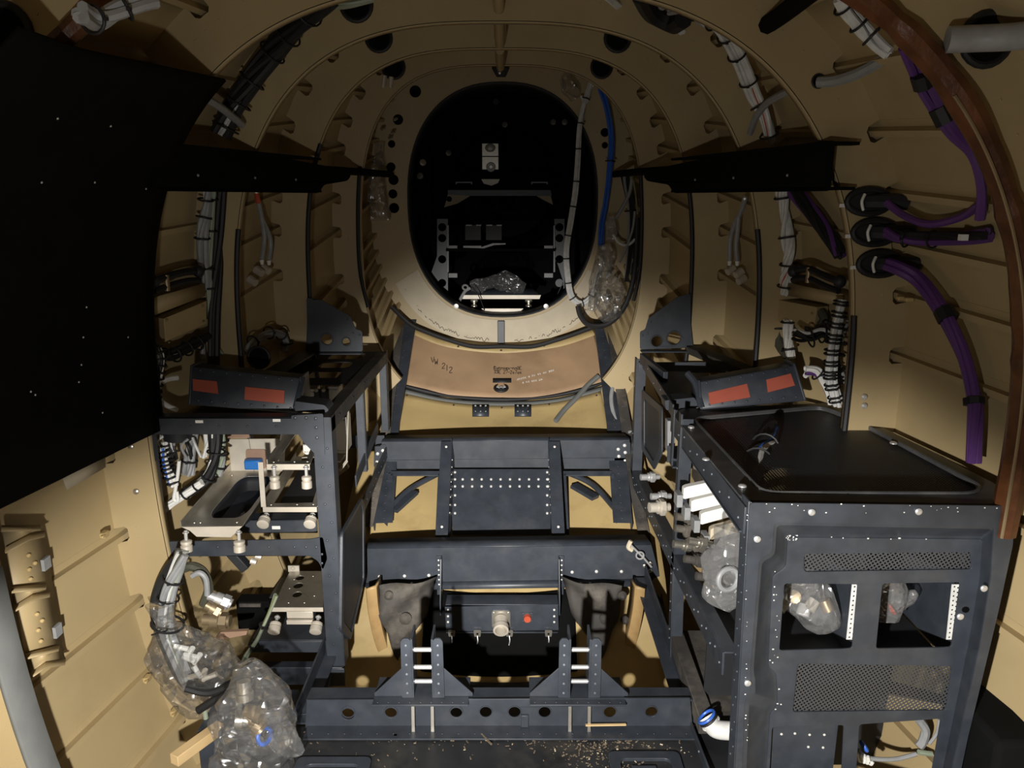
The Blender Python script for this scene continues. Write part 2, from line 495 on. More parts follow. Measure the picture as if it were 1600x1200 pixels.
# ring frames with a cut-out round every stringer
def frame(name, label, Y, web, ph_lo, lo_l=None, mat_web=TAN, flange=0.022, edge=None, grom=()):
    root = thing(name, label, 'fuselage frame', (0, Y, 0))
    lo_l = ph_lo if lo_l is None else lo_l
    ph = ph_lo; stops = []
    cuts = sorted(STRINGER_PH+[180-p for p in STRINGER_PH])
    out = []
    def arc(a, b, step=2.0):
        n = max(1, int(abs(b-a)/step)); return [a+(b-a)*i/n for i in range(n)]
    cur = ph_lo; end = 180-lo_l
    pts = []
    for c in cuts:
        # angular half width of a mouse hole 34 mm wide
        e = 0.5; L = (skin(Y, c+e)-skin(Y, c-e)).length
        da = 0.017*2*e/max(L, 1e-4)
        if c-da <= cur or c+da >= end: continue
        for a in arc(cur, c-da): pts.append((a, 0))
        pts += [(c-da, 0), (c-da, .024), (c-da*.6, .030), (c+da*.6, .030), (c+da, .024), (c+da, 0)]
        cur = c+da
    for a in arc(cur, end): pts.append((a, 0))
    pts.append((end, 0))
    outer = [(skin(Y, a, d).x, skin(Y, a, d).z) for a, d in pts]
    inner_ph = arc(ph_lo, end, 1.5)+[end]
    inner = [(skin(Y, a, web).x, skin(Y, a, web).z) for a in inner_ph]
    mb = MB(); mb.plate(outer+inner[::-1], t=0.003, o=(0, Y, 0))
    # rivet heads along the web near the skin
    for k, (a, d) in enumerate(pts[::3]):
        p = skin(Y, a, .05); mb.mt(1).rivet((p.x, Y-.0015, p.z), (0, -1, 0), 0.0022)
    mb.build('web', [mat_web, TAN], root)
    fl = MB()
    fl.sheet([[skin(Y, a, web)+Vector((0, dy, 0)) for a in inner_ph] for dy in (-.0015, flange)])
    fl.build('flange', mat_web, root, solid=0.003)
    for (a0, a1) in (edge or ()):
        n = int(abs(a1-a0)/1.5)+2
        mb = MB(); mb.tube([skin(Y, a0+(a1-a0)*i/n, web+.001)+Vector((0, -.001, 0)) for i in range(n+1)], 0.0065, 8, k=2)
        mb.build('edge_strip', RUB, root, label='black rubber edge strip')
    for (px, py, r) in grom:
        p = P(px, py, Y); mb = MB(); mb.mt(0).ring((p.x, Y-.003, p.z), (0, 1, 0), r, r*.16, 20, 8)
        mb.mt(1).cyl((p.x, Y-.0035, p.z), (p.x, Y+.002, p.z), r*.95, r*.95, 20)  # flat black disc in place of the open hole's darkness
        mb.build('grommet', [RUB, SOOT], root)
    return root
frame('fuselage_frame', 'tan curved frame nearest the camera, its inner edge coated with brown sealant', 1.12, .095, -2, -50, grom=[(1540, 62, .033), (8, 52, .036)])
frame('fuselage_frame', 'tan curved frame holding the three black cable grommets on the right', 1.53, .105, -58, -58, edge=[(-30, 8)], grom=[(1278, 127, .012)])
frame('fuselage_frame', 'tan curved frame just behind the three grommet frame, black rubber on its edges', 1.84, .10, -40, edge=[(-22, 17), (163, 202)], grom=[(557, 8, .033), (405, 558, .026)])
frame('fuselage_frame', 'tan curved frame third from the camera, behind the racks', 2.15, .10, -35, grom=[(592, 60, .032), (965, 60, .032)], edge=[(148, 205), (-25, 20)])
frame('fuselage_frame', 'tan curved frame just in front of the oval bulkhead', 2.47, .09, -45, grom=[(615, 105, .032), (940, 105, .030)])

# ---- aft bulkhead with the oval opening
Y5 = 2.80
bh = thing('bulkhead', 'tan oval bulkhead ring around the dark opening at the far end', 'bulkhead', (0, Y5, .4))
def oval(px, d=0.0, n=2.35, N=72):
    out = []
    for i in range(N):
        a = 2*math.pi*i/N; c, s = math.cos(a), math.sin(a)
        top, bot, cz = 1.385, .578, .98
        H = (top-cz) if s > 0 else (cz-bot)
        out.append((math.copysign((.335+d)*abs(c)**(2/n), c), cz+math.copysign((H+d)*abs(s)**(2/n), s)))
    return out
hole = oval(0)
outer5 = [(skin(Y5, a).x, skin(Y5, a).z) for a in range(-90, 270, 4)]
lh = []
for (px, py, r) in ((649, 143, .020), (622, 187, .018), (612, 225, .013), (611, 261, .016), (615, 281, .018), (614, 303, .016), (616, 325, .018), (945, 207, .015), (945, 227, .011)):
    p = P(px, py, Y5); lh.append(circ(p.x, p.z, r, 16))
mb = MB(); mb.plate(outer5, [hole]+lh, t=0.004, o=(0, Y5, 0))
for k in range(0, 72, 3):
    q = oval(0, .035)[k]; mb.rivet((q[0], Y5-.002, q[1]), (0, -1, 0), 0.003)
mb.build('ring_web', TAN, bh)
mb = MB(); mb.sheet([[Vector((x, Y5+dy, z)) for x, z in hole] for dy in (-.004, .09)], closed=True)
mb.build('dark_rim', SAT, bh, solid=.006)
# pale doubler along the bottom of the opening, with handwriting
dbl = MB()
ov1 = oval(0, .012, N=144); ov2 = oval(0, .105, N=144)
dbl.plate([ov1[k] for k in range(84, 133)]+[ov2[k] for k in range(132, 83, -1)], t=.004, o=(0, Y5-.004, 0))
for k in range(86, 132, 4):
    q = oval(0, .085, N=144)[k]; dbl.rivet((q[0], Y5-.006, q[1]), (0, -1, 0), 0.003)
dbl.build('lower_doubler', [CRM], bh, label='pale riveted doubler below the opening')
ovw = oval(0, .090, N=288)
random.seed(3)
for rng in (range(180, 212), range(219, 250)):
  wr = MB()
  for k in rng:
    if random.random() < .3: continue
    a = Vector((ovw[k][0], Y5-.0068, ovw[k][1])); b_ = Vector((ovw[k+1][0], Y5-.0068, ovw[k+1][1]))
    m_ = (a+b_)/2+Vector((0, 0, random.uniform(-.008, .010)))
    wr.tube([a, m_, b_], .0009, 4, k=3)
  wr.build('handwriting', INK, bh)
mb = MB(); p = P(783, 500, Y5); q = P(783, 540, Y5)
mb.bx(p.x-.013, p.x+.013, Y5-.02, Y5-.004, q.z-.03, p.z)
mb.build('centre_strap', BLK, bh, bevel=.002)
mb = MB(); mb.tube([P(a, c, 2.735)+Vector((0, 0, .004*math.sin(a*.21))) for a, c in ((612, 480), (640, 507), (665, 520), (700, 532), (740, 540), (785, 543), (830, 540), (870, 532), (905, 521), (938, 507), (960, 488))], .008, 8, k=6)
mb.build('edge_strip', RUB, bh, label='wavy black rubber seal')
for (px, py) in ((713, 478), (853, 478)):
    p = P(px, py, Y5); mb = MB(); mb.lathe([(0, .007), (.004, .009), (.006, .009), (.007, .004)], (p.x, Y5-.006, p.z), (0, -1, 0))
    mb.build('washer', RIV, bh)

# ---- sealant strip on the inner edge of the near frame and foam edge lower left
mb = MB(); A = [-3+i*2 for i in range(38)]
pts = [skin(1.12, a, .093)+Vector((0, -.006, 0)) for a in A]
mb.tube(pts, [.018+.006*noise.noise(p*23) for p in pts], 8, k=3)
pts2 = [skin(1.12, 180-a, .093)+Vector((0, -.006, 0)) for a in A[14:]]
tag(mb.build('sealant_strip', SEAL), 'brown sealant strip along the near frame edge, right side', 'sealant strip')
mb = MB(); mb.tube(pts2, [.016+.004*noise.noise(p*23) for p in pts2], 8, k=3)
tag(mb.build('sealant_strip', SEAL), 'brown sealant strip along the near frame edge, upper left', 'sealant strip')
# highlight of the sealant put into a thin brassy tube
mb = MB(); A2 = [-3+i*1.5 for i in range(30)]
mb.tube([skin(1.12, a, .104)+Vector((0, -.022, 0)) for a in A2], .0025, 6, k=2)
tag(mb.build('sealant_highlight', COP), 'thin modelled highlight running down the brown sealant strip', 'sealant highlight')
mb = MB(); A3 = [180+i*2.5 for i in range(2, 22)]
mb.sheet([[skin(1.12, a, .098)+Vector((dx, dy, 0)) for a in A3] for dx, dy in ((-.02, .012), (.012, .0), (.016, -.06))])
tag(mb.build('edge_guard', GFR, solid=.008), 'grey foam edge guard on the near frame, lower left corner', 'edge guard')

# ---- belly between the floor rails
ZB = [(1.0, -.40), (1.72, -.22), (1.87, -.05), (2.1, .07), (2.5, .27), (2.75, .455), (3.2, .75)]
def zb(Y):
    for a, c in zip(ZB, ZB[1:]):
        if Y <= c[0] or c is ZB[-1]: return a[1]+(c[1]-a[1])*(Y-a[0])/(c[0]-a[0])
def belly(Y, x): return Vector((x, Y, zb(Y)+.045*(x/.33)**2))
def on_belly(px, py):
    d = ray(px, py); lo, hi = .5, 4.5
    for _ in range(40):
        Y = (lo+hi)/2; t = Y/d.y
        if CAMZ+t*d.z > belly(Y, CAMX+t*d.x).z: lo = Y
        else: hi = Y
    return belly(Y, CAMX+Y/d.y*d.x)
def belly_sheet(y0, y1, x0, x1, lift, n=16, m=6):
    return [[belly(y0+(y1-y0)*i/m, x0+(x1-x0)*j/n)+Vector((0, 0, lift)) for j in range(n+1)] for i in range(m+1)]
mb = MB(); mb.sheet(belly_sheet(1.30, 2.79, -.44, .44, 0, 20, 24))
struct(mb.build('wall_bottom', YEL, solid=.004))
# ============================================================ FLOOR STRUCTURE
def px_plate(mb, pts, Y, t=.003, holes=(), rad=0.0, dy=0.0):
    """plate at depth Y whose outline was measured in the photograph"""
    o = [(P(a, b, Y).x, P(a, b, Y).z) for a, b in pts]
    if rad: o = rpoly(o, rad)
    h = []
    for q in holes:
        if len(q) == 3 and not isinstance(q[0], (tuple, list)):
            p = P(q[0], q[1], Y); h.append(circ(p.x, p.z, q[2]*Y*1.04/FPX, 18))
        else:
            L = [(P(a, b, Y).x, P(a, b, Y).z) for a, b in q]
            h.append(rpoly(L, .006))
    mb.plate(o, h, t, o=(0, Y+dy, 0)); return mb

# ---- foreground floor pan
mb = MB(); mb.bx(-.46, .50, -.8, 1.335, -.034, -.028)
fl = struct(mb.build('floor', FLR, bevel=.001))
for nm, x0, x1, y0, y1 in (('recessed_pad', .235, .33, 1.17, 1.235), ('recessed_pad', -.35, -.25, 1.16, 1.22)):
    mb = MB(); mb.plate(rrect(x0-.02, y0-.02, x1+.02, y1+.02, .012), [rrect(x0, y0, x1, y1, .012)], .007, o=(0, 0, -.0245), uy=(0, 1, 0))
    mb.bx(x0+.01, x1-.01, y0+.02, y0+.03, -.028, -.021); mb.bx(x0+.02, x1-.03, y0+.04, y0+.048, -.028, -.022)
    mb.build(nm, BLK, fl, bevel=.001)
for x in (-.21, .135):
    mb = MB(); mb.ring((x, 1.195, -.026), (0, 0, 1), .012, .003, 16, 6); mb.ball((x, 1.195, -.027), .008, 8, (1, 1, .4))
    mb.build('floor_fastener', BLK, fl)
# dirt and chips swept against the floor beam
random.seed(11)
mb = MB()
for i in range(900):
    g = random.random()
    if g < .25: x = random.uniform(-.17, .09)
    elif g < .45: x = random.gauss(.0, .09)
    elif g < .82: x = random.gauss(.21, .055)
    else: x = random.uniform(-.40, .38)
    y = 1.318-abs(random.gauss(0, .012 if g < .45 else .05))
    if x > .13: y -= abs(random.gauss(0, .02))
    s_ = random.uniform(.0006, .0026)
    R = Matrix.Rotation(random.uniform(0, 6.28), 3, 'Z') @ Matrix.Rotation(random.uniform(-.5, .5), 3, 'X')
    if y < 1.02: y = 1.1
    mb.mt(0 if random.random() < .93 else 1).box((x, y, -.027+s_*.3), (s_*random.uniform(.5, 3.2), s_, s_*.5), R)
tag(mb.build('floor_debris', [DEB, MAS]), 'scattered chips and dust along the floor pan edge', 'debris', kind='stuff')
mb = MB(); mb.bar(P(915, 1133, 1.31), P(978, 1132, 1.315), .004, .003)
tag(mb.build('wood_splinter', WOOD), 'thin pale splinter lying against the floor beam', 'splinter')
mb = MB(); mb.bar(PZ(752, 1147, -.0235), PZ(768, 1163, -.0235), .003, .003)
tag(mb.build('wood_splinter', DEB), 'short dark splinter in the middle of the floor pan', 'splinter')
mb = MB(); mb.box(PZ(618, 1150, -.025), (.006, .005, .005))
tag(mb.build('plastic_chip', BLC), 'tiny blue plastic chip on the floor pan', 'chip')

# ---- front floor beam with round lightening holes
t = thing('floor_beam', 'black floor beam with a row of round holes, nearest the camera', 'beam', (0, 1.33, 0))
mb = MB()
px_plate(mb, [(480, 1093), (1078, 1090), (1082, 1136), (477, 1138)], 1.33, .004,
         holes=[(544, 1115, 11), (611, 1113, 10), (713, 1113, 10), (759, 1112, 10.5), (804, 1112, 10.5), (851, 1112, 10.5), (953, 1112, 10.5), (1018, 1110, 11)])
mb.build('web', BLK, t, bevel=.0008)
mb = MB(); mb.bx(-.375, .392, 1.332, 1.372, .030, .034); mb.build('top_flange', BLK, t, bevel=.0008)
mb = MB(); mb.bx(-.375, .392, 1.29, 1.328, -.026, -.0225)
for i in range(24): mb.rivet((-.36+i*.032, 1.305, -.0225), (0, 0, 1), .0022)
mb.build('foot_flange', BLK, t, bevel=.0008)
for px in (544, 611, 713, 759, 804, 851, 953, 1018):
    p = P(px, 1112.5, 1.327); mb = MB(); mb.ring((p.x, 1.3275, p.z), (0, 1, 0), .0128, .0012, 20, 6); mb.build('hole_lip', BLK, t)
mb = MB(); mb.bx(P(700, 1112, 1.33).x+.145, P(700, 1112, 1.33).x+.16, 1.322, 1.328, -.022, .005); mb.build('splice_tab', BLK, t, bevel=.001)

# ---- two pedestal brackets standing on that beam
def pedestal(cx, label):
    t = thing('pedestal_bracket', label, 'bracket', (cx, 1.34, .034))
    mb = MB(); mb.bx(cx-.098, cx+.09, 1.31, 1.40, .0345, .0385)
    for i in range(9): mb.rivet((cx-.088+i*.021, 1.318, .0385), (0, 0, 1), .0022)
    mb.build('base_plate', BLK, t, bevel=.0008)
    for s in (-1, 1):
        mb = MB()
        mb.plate(rpoly([(cx+s*.020, .039), (cx+s*.042, .039), (cx+s*.041, .163), (cx+s*.036, .170), (cx+s*.026, .170), (cx+s*.020, .163)], .003), t=.004, o=(0, 1.333, 0))
        mb.bx(cx+s*.020-.002, cx+s*.020+.002, 1.331, 1.385, .039, .168)
        for k in range(6): mb.mt(1).rivet((cx+s*.031, 1.331, .050+k*.021), (0, -1, 0), .0028); mb.mt(0)
        mb.build('upright', [BLK, PRV], t, bevel=.0008)
        mb = MB(); mb.plate([(cx+s*.041, .039), (cx+s*.098, .039), (cx+s*.098, .045), (cx+s*.041, .102)], t=.003, o=(0, 1.338, 0))
        mb.bx(cx+s*.041, cx+s*.098, 1.338, 1.344, .039, .042)
        mb.build('side_gusset', BLK, t, bevel=.0008)
    for z in (.062, .094, .133):
        mb = MB(); mb.cyl((cx-.021, 1.352, z), (cx+.021, 1.352, z), .0045, n=12); mb.build('cross_pin', STE, t)
    for s in (-1, 1):
        mb = MB(); mb.bar((cx+s*.019, 1.318, .033), (cx+s*.019, 1.312, -.028), .006, .004, (0, 1, 0)); mb.build('tail_pin', ALU, t, label='bright metal tail pin')
pedestal(P(660, 1050, 1.33).x, 'black twin upright bracket on the front floor beam, left one')
pedestal(P(906, 1050, 1.33).x, 'black twin upright bracket on the front floor beam, right one')

# ---- middle beam
t = thing('floor_beam', 'black riveted cross beam above the small connector panel', 'beam', (0, 1.87, 0))
mb = MB(); px_plate(mb, [(566, 857), (1018, 851), (1032, 905), (562, 912)], 1.87, .004)
mb.mt(1)
for (px, py) in ((593, 901), (632, 900), (670, 899), (894, 894), (932, 893), (971, 893)):
    p = P(px, py, 1.868); mb.rivet(p, (0, -1, 0), .0052)
mb.build('web', [BLK, RIV], t, bevel=.001)
mb = MB(); a, b = P(566, 857, 1.87), P(1018, 851, 1.87); mb.sheet([[a, b], [a+Vector((.01, .05, .004)), b+Vector((-.01, .05, .004))]]); mb.build('top_flange', BLK, t, solid=.004)
mb = MB(); a, b = P(562, 911, 1.868), P(1034, 904, 1.868)
mb.sheet([[a+Vector((0, -.012, -.016)), b+Vector((0, -.012, -.016))], [a, b]])
mb.mt(1)
for px in (643, 658, 673, 893, 907, 922): mb.rivet(P(px, 912, 1.856), (0, -1, .6), .003)
mb.build('lower_flange', [BLK, RIV], t, solid=.003)
for px0, s in ((690, 1), (873, -1)):
    p = P(px0, 868, 1.866)
    mb = MB(); mb.plate([(1.866, p.z), (1.866, -.055), (1.80, -.055), (1.80, -.02), (1.845, p.z)], t=.003, o=(p.x, 0, 0), ux=(0, 1, 0))
    mb.bx(p.x, p.x-s*.014, 1.862, 1.866, -.03, p.z)
    mb.mt(1)
    for k in range(6): mb.rivet((p.x-s*.008, 1.862, p.z-.012-k*.014), (0, -1, 0), .003)
    mb.build('fin', [BLK, RIV], t, bevel=.0006)

# ---- connector panel hung below
t = thing('socket_unit', 'small black panel with a round socket hanging under the middle beam', 'socket panel', (0, 1.80, -.06))
mb = MB(); px_plate(mb, [(695, 948), (872, 944), (873, 984), (697, 986)], 1.80, .003)
p0, p1 = P(697, 988, 1.80), P(872, 985, 1.80)
mb.bx(p0.x, p1.x, 1.80, 1.85, p0.z-.003, p0.z); mb.bx(p0.x, p1.x, 1.80, 1.85, -.026, -.023)
mb.mt(1)
for px in (700, 866):
    for py in (953, 963, 972): mb.rivet(P(px, py, 1.798), (0, -1, 0), .0036)
mb.build('panel', [BLK, RIV], t, bevel=.0008)
c = P(783, 967, 1.798)
mb = MB(); mb.plate(rrect(c.x-.024, c.z-.024, c.x+.024, c.z+.024, .005), [circ(c.x, c.z, .015)], .003, o=(0, 1.797, 0))
for sx in (-1, 1):
    for sz in (-1, 1): mb.rivet((c.x+sx*.019, 1.795, c.z+sz*.019), (0, -1, 0), .0028)
mb.build('socket_flange', ALU, t)
mb = MB(); mb._lathe([(0, .017), (.024, .017), (.026, .020), (.040, .020), (.041, .018), (.041, .015), (.012, .014), (.012, .001)], (c.x, 1.796, c.z), Vector((0, -1, -.25)), 24)
mb.build('socket_shell', ALP, t)
c = P(824, 964, 1.798)
mb = MB(); mb.plate(rrect(c.x-.015, c.z-.015, c.x+.015, c.z+.015, .003), [circ(c.x, c.z, .009)], .003, o=(0, 1.797, 0))
for sx in (-1, 1):
    for sz in (-1, 1): mb.rivet((c.x+sx*.011, 1.795, c.z+sz*.011), (0, -1, 0), .0022)
mb.build('small_socket', BLK, t)
mb = MB(); mb.cyl((c.x, 1.796, c.z), (c.x, 1.785, c.z), .010, .009, 14); mb.build('dust_cap', ORG, t, label='small red dust cap')
for px in (706, 746, 796, 857):
    p = P(px, 986, 1.795); mb = MB(); mb.plate(rpoly([(p.x-.010, p.z+.004), (p.x+.010, p.z+.004), (p.x+.008, p.z-.014), (p.x-.008, p.z-.014)], .003), [circ(p.x, p.z-.006, .0032, 10)], .003, o=(0, 1.792, 0))
    mb.build('latch_tab', ALU, t)
    mb = MB(); mb.tube([(p.x, 1.791, p.z-.012), (p.x+.001, 1.787, p.z-.024), (p.x-.001, 1.787, p.z-.034)], .0016, 6, k=3); mb.ball((p.x-.001, 1.787, p.z-.036), .003); mb.build('hook_wire', STE, t)

# ---- rear beam with two ribs and the riveted plate
t = thing('floor_beam', 'black cross beam farthest back, below the hinged belly panel', 'beam', (0, 2.23, .2))
mb = MB(); px_plate(mb, [(596, 690), (984, 687), (984, 738), (596, 738)], 2.23, .004)
mb.mt(1)
for (px, py) in ((614, 726), (648, 725), (682, 724), (880, 722), (916, 722), (950, 721)): mb.rivet(P(px, py, 2.228), (0, -1, 0), .0055)
for (px, py) in ((598, 704), (598, 716), (590, 709), (589, 722), (966, 702), (976, 696), (967, 713), (977, 707), (977, 720)): mb.rivet(P(px, py, 2.224), (0, -1, 0), .0062)
mb.build('web', [BLK, RIV], t, bevel=.001)
mb = MB(); a, b = P(596, 690, 2.23), P(984, 687, 2.23); mb.sheet([[a, b], [a+Vector((.01, .05, .003)), b+Vector((-.01, .05, .003))]]); mb.build('top_flange', BLK, t, solid=.004)
for pts in ([(585, 697), (603, 694), (604, 727), (584, 730)], [(960, 700), (975, 690), (985, 690), (985, 727), (960, 727)]):
    mb = MB(); px_plate(mb, pts, 2.226, .003, rad=.006); mb.build('end_doubler', BLK, t, bevel=.0008)
mb = MB(); px_plate(mb, [(600, 719), (984, 715), (984, 738), (600, 740)], 2.226, .003); mb.build('lower_strip', BLK, t, bevel=.0006)
for px_t, px_b, s in ((698, 690, 1), (866, 873, -1)):
    a, b = P(px_t, 690, 2.215), P(px_b, 839, 1.955)
    mb = MB(); mb.bar(a, b, .034, .004, (0, -1, .6)); mb.bar(a+Vector((s*.016, .025, -.012)), b+Vector((s*.016, .025, -.012)), .004, .05, (0, 1, .6))
    mb.mt(1)
    for f in (.08, .92):
        for dz in (-.006, .006): mb.rivet(a.lerp(b, f)+Vector((0, -.003, dz+.001)), (0, -1, .8), .0045)
    for k in range(8): mb.rivet(a.lerp(b, .2+k*.08)+Vector((s*.018, .012, -.006)), (s, 0, 0), .0028)
    mb.build('slanted_rib', [BLK, RIV], t, bevel=.0008)
def on_slope(px, py, lift=0.0):
    """the sloping plane that carries the riveted plate"""
    p0, p1 = P(783, 733, 2.19), P(783, 835, 2.03); n = (p1-p0).cross(Vector((1, 0, 0))).normalized()
    if n.y > 0: n = -n
    r = ray(px, py); o = Vector((CAMX, 0, CAMZ)); t = (p0-o).dot(n)/r.dot(n)
    return o+r*t+n*lift, n
mb = MB(); q = [on_slope(a, b)[0] for a, b in ((705, 733), (862, 733), (860, 835), (707, 835))]; nn = on_slope(783, 780)[1]
mb.add(q+[p-nn*.003 for p in q], [(0, 1, 2, 3), (7, 6, 5, 4), (0, 4, 5, 1), (1, 5, 6, 2), (2, 6, 7, 3), (3, 7, 4, 0)])
mb.mt(1)
for i in range(10):
    for py in (749, 760): mb.rivet(on_slope(723+i*14.8, py, .001)[0], nn, .0042)
for py in (738, 749, 760, 774, 789, 802):
    mb.rivet(on_slope(711, py, .001)[0], nn, .004); mb.rivet(on_slope(855, py, .001)[0], nn, .004)
mb.build('riveted_plate', [BLK, RIV], t)
for s in (-1, 1):
    tl, tr, bl2, br2 = ((611, 741), (688, 741), (600, 836), (684, 836)) if s < 0 else ((880, 741), (956, 741), (885, 836), (968, 836))
    A, B, C, D = on_slope(*tl, .004)[0], on_slope(*tr, .004)[0], on_slope(*bl2, .004)[0], on_slope(*br2, .004)[0]
    mb = MB(); mb.bar(A, B, .016, .004, nn); mb.bar(A, C, .016, .004, nn); mb.bar(B, D, .013, .004, nn); mb.build('open_frame', BLK, t, bevel=.0006)

# ---- side rails that follow the rising belly
def rail(label, pts, wdt=.03, m=BLK):
    t = thing('floor_rail', label, 'rail', pts[0])
    mb = MB()
    for a, b in zip(pts, pts[1:]):
        mb.bar(a, b, wdt, .004); s = 1 if a[0] > 0 else -1
        a2, b2 = Vector(a), Vector(b); off = Vector((s*wdt/2, 0, -.022))
        mb.bar(a2+off, b2+off, .004, .045)
    for a, b in zip(pts, pts[1:]):
        for k in range(14): mb.rivet(Vector(a).lerp(Vector(b), (k+.5)/14)+Vector((0, 0, .002)), (0, 0, 1), .003)
    mb.build('rail_angle', m, t)
rail('long dark rail along the belly, inner left', [on_belly(600, 835)+Vector((0, 0, .036)), on_belly(612, 680)+Vector((0, 0, .036)), on_belly(640, 515)+Vector((0, 0, .036))], .052)
rail('long dark rail along the belly, inner right', [on_belly(972, 835)+Vector((0, 0, .036)), on_belly(960, 680)+Vector((0, 0, .036)), on_belly(938, 515)+Vector((0, 0, .036))], .052)
rail('grey brown rail along the left edge of the belly', [on_belly(575, 838)+Vector((0, 0, .03)), on_belly(598, 730)+Vector((0, 0, .03)), on_belly(628, 505)+Vector((0, 0, .03))], m=MUD)
rail('grey brown rail along the right edge of the belly', [on_belly(1045, 1060)+Vector((0, 0, .03)), on_belly(995, 800)+Vector((0, 0, .03)), on_belly(952, 512)+Vector((0, 0, .03))], m=MUD)
for s, lab in ((-1, 'black lower rail running back from the floor pan, left side'), (1, 'black lower rail running back from the floor pan, right side')):
    mb = MB(); a = Vector((s*.40, 1.335, -.025)); b = on_belly(800+s*225, 920); b.x = s*.385; b.z += .03
    mb.angle(a, b, .03, .04, .004, fx=-s); tag(mb.build('floor_rail', BLK, bevel=.0008), lab, 'rail')

# ---- brown belly panel with handwriting
def strip_on_belly(y_of, n=24, lift=.006): pass
def belly_px(pts_top, pts_bot, lift, m=8, n=24):
    """sheet between two measured edges lying on the belly"""
    def at(pts, t):
        k = t*(len(pts)-1); i = min(int(k), len(pts)-2); f = k-i
        return (pts[i][0]+(pts[i+1][0]-pts[i][0])*f, pts[i][1]+(pts[i+1][1]-pts[i][1])*f)
    T = catmull([Vector((a, b, 0)) for a, b in pts_top], 8); B = catmull([Vector((a, b, 0)) for a, b in pts_bot], 8)
    g = []
    for i in range(m+1):
        row = []
        for a, b in zip(T, B):
            q = a.lerp(b, i/m); row.append(on_belly(q.x, q.y)+Vector((0, 0, lift)))
        g.append(row)
    return g
t = thing('belly_panel', 'brown curved panel with handwritten notes below the oval opening', 'panel', on_belly(785, 580))
mb = MB(); mb.sheet(belly_px([(648, 518), (700, 533), (785, 543), (870, 533), (930, 518)], [(634, 610), (700, 624), (785, 630), (870, 624), (944, 604)], .012))
mb.build('panel_sheet', BRN, t, solid=.004)
mb = MB(); mb.sheet(belly_px([(649, 519), (700, 534), (785, 544), (870, 534), (929, 519)], [(648, 530), (700, 549), (785, 558), (870, 549), (930, 530)], .0155, m=2))
mb.build('upper_band', YEL, t, solid=.002, label='lighter band along the upper edge')
mb = MB()
bl = [on_belly(a, b)+Vector((0, 0, .016)) for a, b in ((634, 611), (665, 619), (700, 626), (740, 630), (785, 632), (830, 630), (870, 625), (910, 616), (944, 605))]
mb.tube(bl, [.006+.002*math.sin(i*2.1) for i in range(len(bl))], 8, k=6); mb.build('lower_edge_trim', RUB, t)
for (px, py) in ((716, 549), (783, 555), (850, 548)):
    mb = MB(); q = on_belly(px, py)+Vector((0, 0, .018)); mb.rivet(q, (0, -.4, 1), .004); mb.build('screw', INK, t)
# handwriting strokes, drawn on the panel
def stroke_text(rows, parent, m, name, w=.0012):
    mb = MB()
    for pts in rows: mb.tube([on_belly(a, b)+Vector((0, -.0005, .0162)) for a, b in pts], w, 5, k=3)
    return mb.build(name, m, parent)
GL = {'V': [[(0, 0), (.5, 1), (1, 0)]], 'W': [[(0, 0), (.25, 1), (.5, .35), (.75, 1), (1, 0)]], 'Z': [[(0, 0), (1, 0), (0, 1), (1, 1)]], '2': [[(0, .2), (.5, 0), (1, .25), (0, 1), (1, 1)]], '1': [[(.5, 0), (.5, 1)]],
      'R': [[(0, 1), (0, 0), (.9, .1), (.8, .45), (0, .5), (1, 1)]], 'A': [[(0, 1), (.5, 0), (1, 1)], [(.25, .6), (.75, .6)]], 'N': [[(0, 1), (0, 0), (1, 1), (1, 0)]], '-': [[(0, .55), (1, .5)]],
      '0': [[(.5, 0), (0, .5), (.5, 1), (1, .5), (.5, 0)]], '3': [[(0, 0), (1, .1), (.4, .45), (1, .75), (0, 1)]], '7': [[(0, 0), (1, 0), (.3, 1)]], '5': [[(1, 0), (0, 0), (0, .45), (1, .6), (.6, 1), (0, .95)]],
      'E': [[(1, 0), (0, 0), (0, 1), (1, 1)], [(0, .5), (.8, .5)]], 'C': [[(1, .1), (.2, 0), (0, .6), (.4, 1), (1, .9)]], 'o': [[(.5, .4), (.1, .7), (.5, 1), (.9, .7), (.5, .4)]], 's': [[(.9, .45), (.2, .5), (.8, .8), (.1, 1)]],
      'H': [[(0, 0), (0, 1)], [(1, 0), (1, 1)], [(0, .5), (1, .5)]], 'B': [[(0, 0), (0, 1), (.9, .8), (0, .5), (.8, .2), (0, 0)]], 'F': [[(1, 0), (0, 0), (0, 1)], [(0, .5), (.8, .5)]], 'M': [[(0, 1), (.1, 0), (.5, .7), (.9, 0), (1, 1)]], 'n': [[(0, .4), (.1, 1)], [(.05, .6), (.6, .4), (.9, 1)]], 'e': [[(.1, .7), (.9, .65), (.5, .4), (.1, .7), (.6, 1), (.9, .9)]], 'x': [[(0, .4), (1, 1)], [(1, .4), (0, 1)]], 'u': [[(0, .4), (.2, 1), (.8, .9), (.9, .4)]]}
def write(txt, x, y, cw, ch, dx, dy):
    out = []
    for i, c in enumerate(txt):
        for s_ in GL.get(c, []):
            out.append([(x+dx*i+a*cw+random.uniform(-.3, .3), y+dy*i+b*ch+random.uniform(-.3, .3)) for a, b in s_])
    return out
stroke_text(write('VW 212', 674, 565, 4.5, 8.5, 5.6, 3.1), t, INK, 'handwriting')
stroke_text(write('Bxnnxex-nn0E', 772, 579, 3.0, 5, 3.6, .05)+write('33E 27-2o7ox', 772, 585.5, 3.0, 5, 3.6, .05), t, INK, 'handwriting', .0010)
stroke_text(write('xnsox e nu eo xu eex', 808, 597, 2.2, 4, 2.9, -.75)+write('e nx xox ux', 816, 602, 2.2, 4, 2.9, -.5), t, LAB, 'chalk_note', .0007)
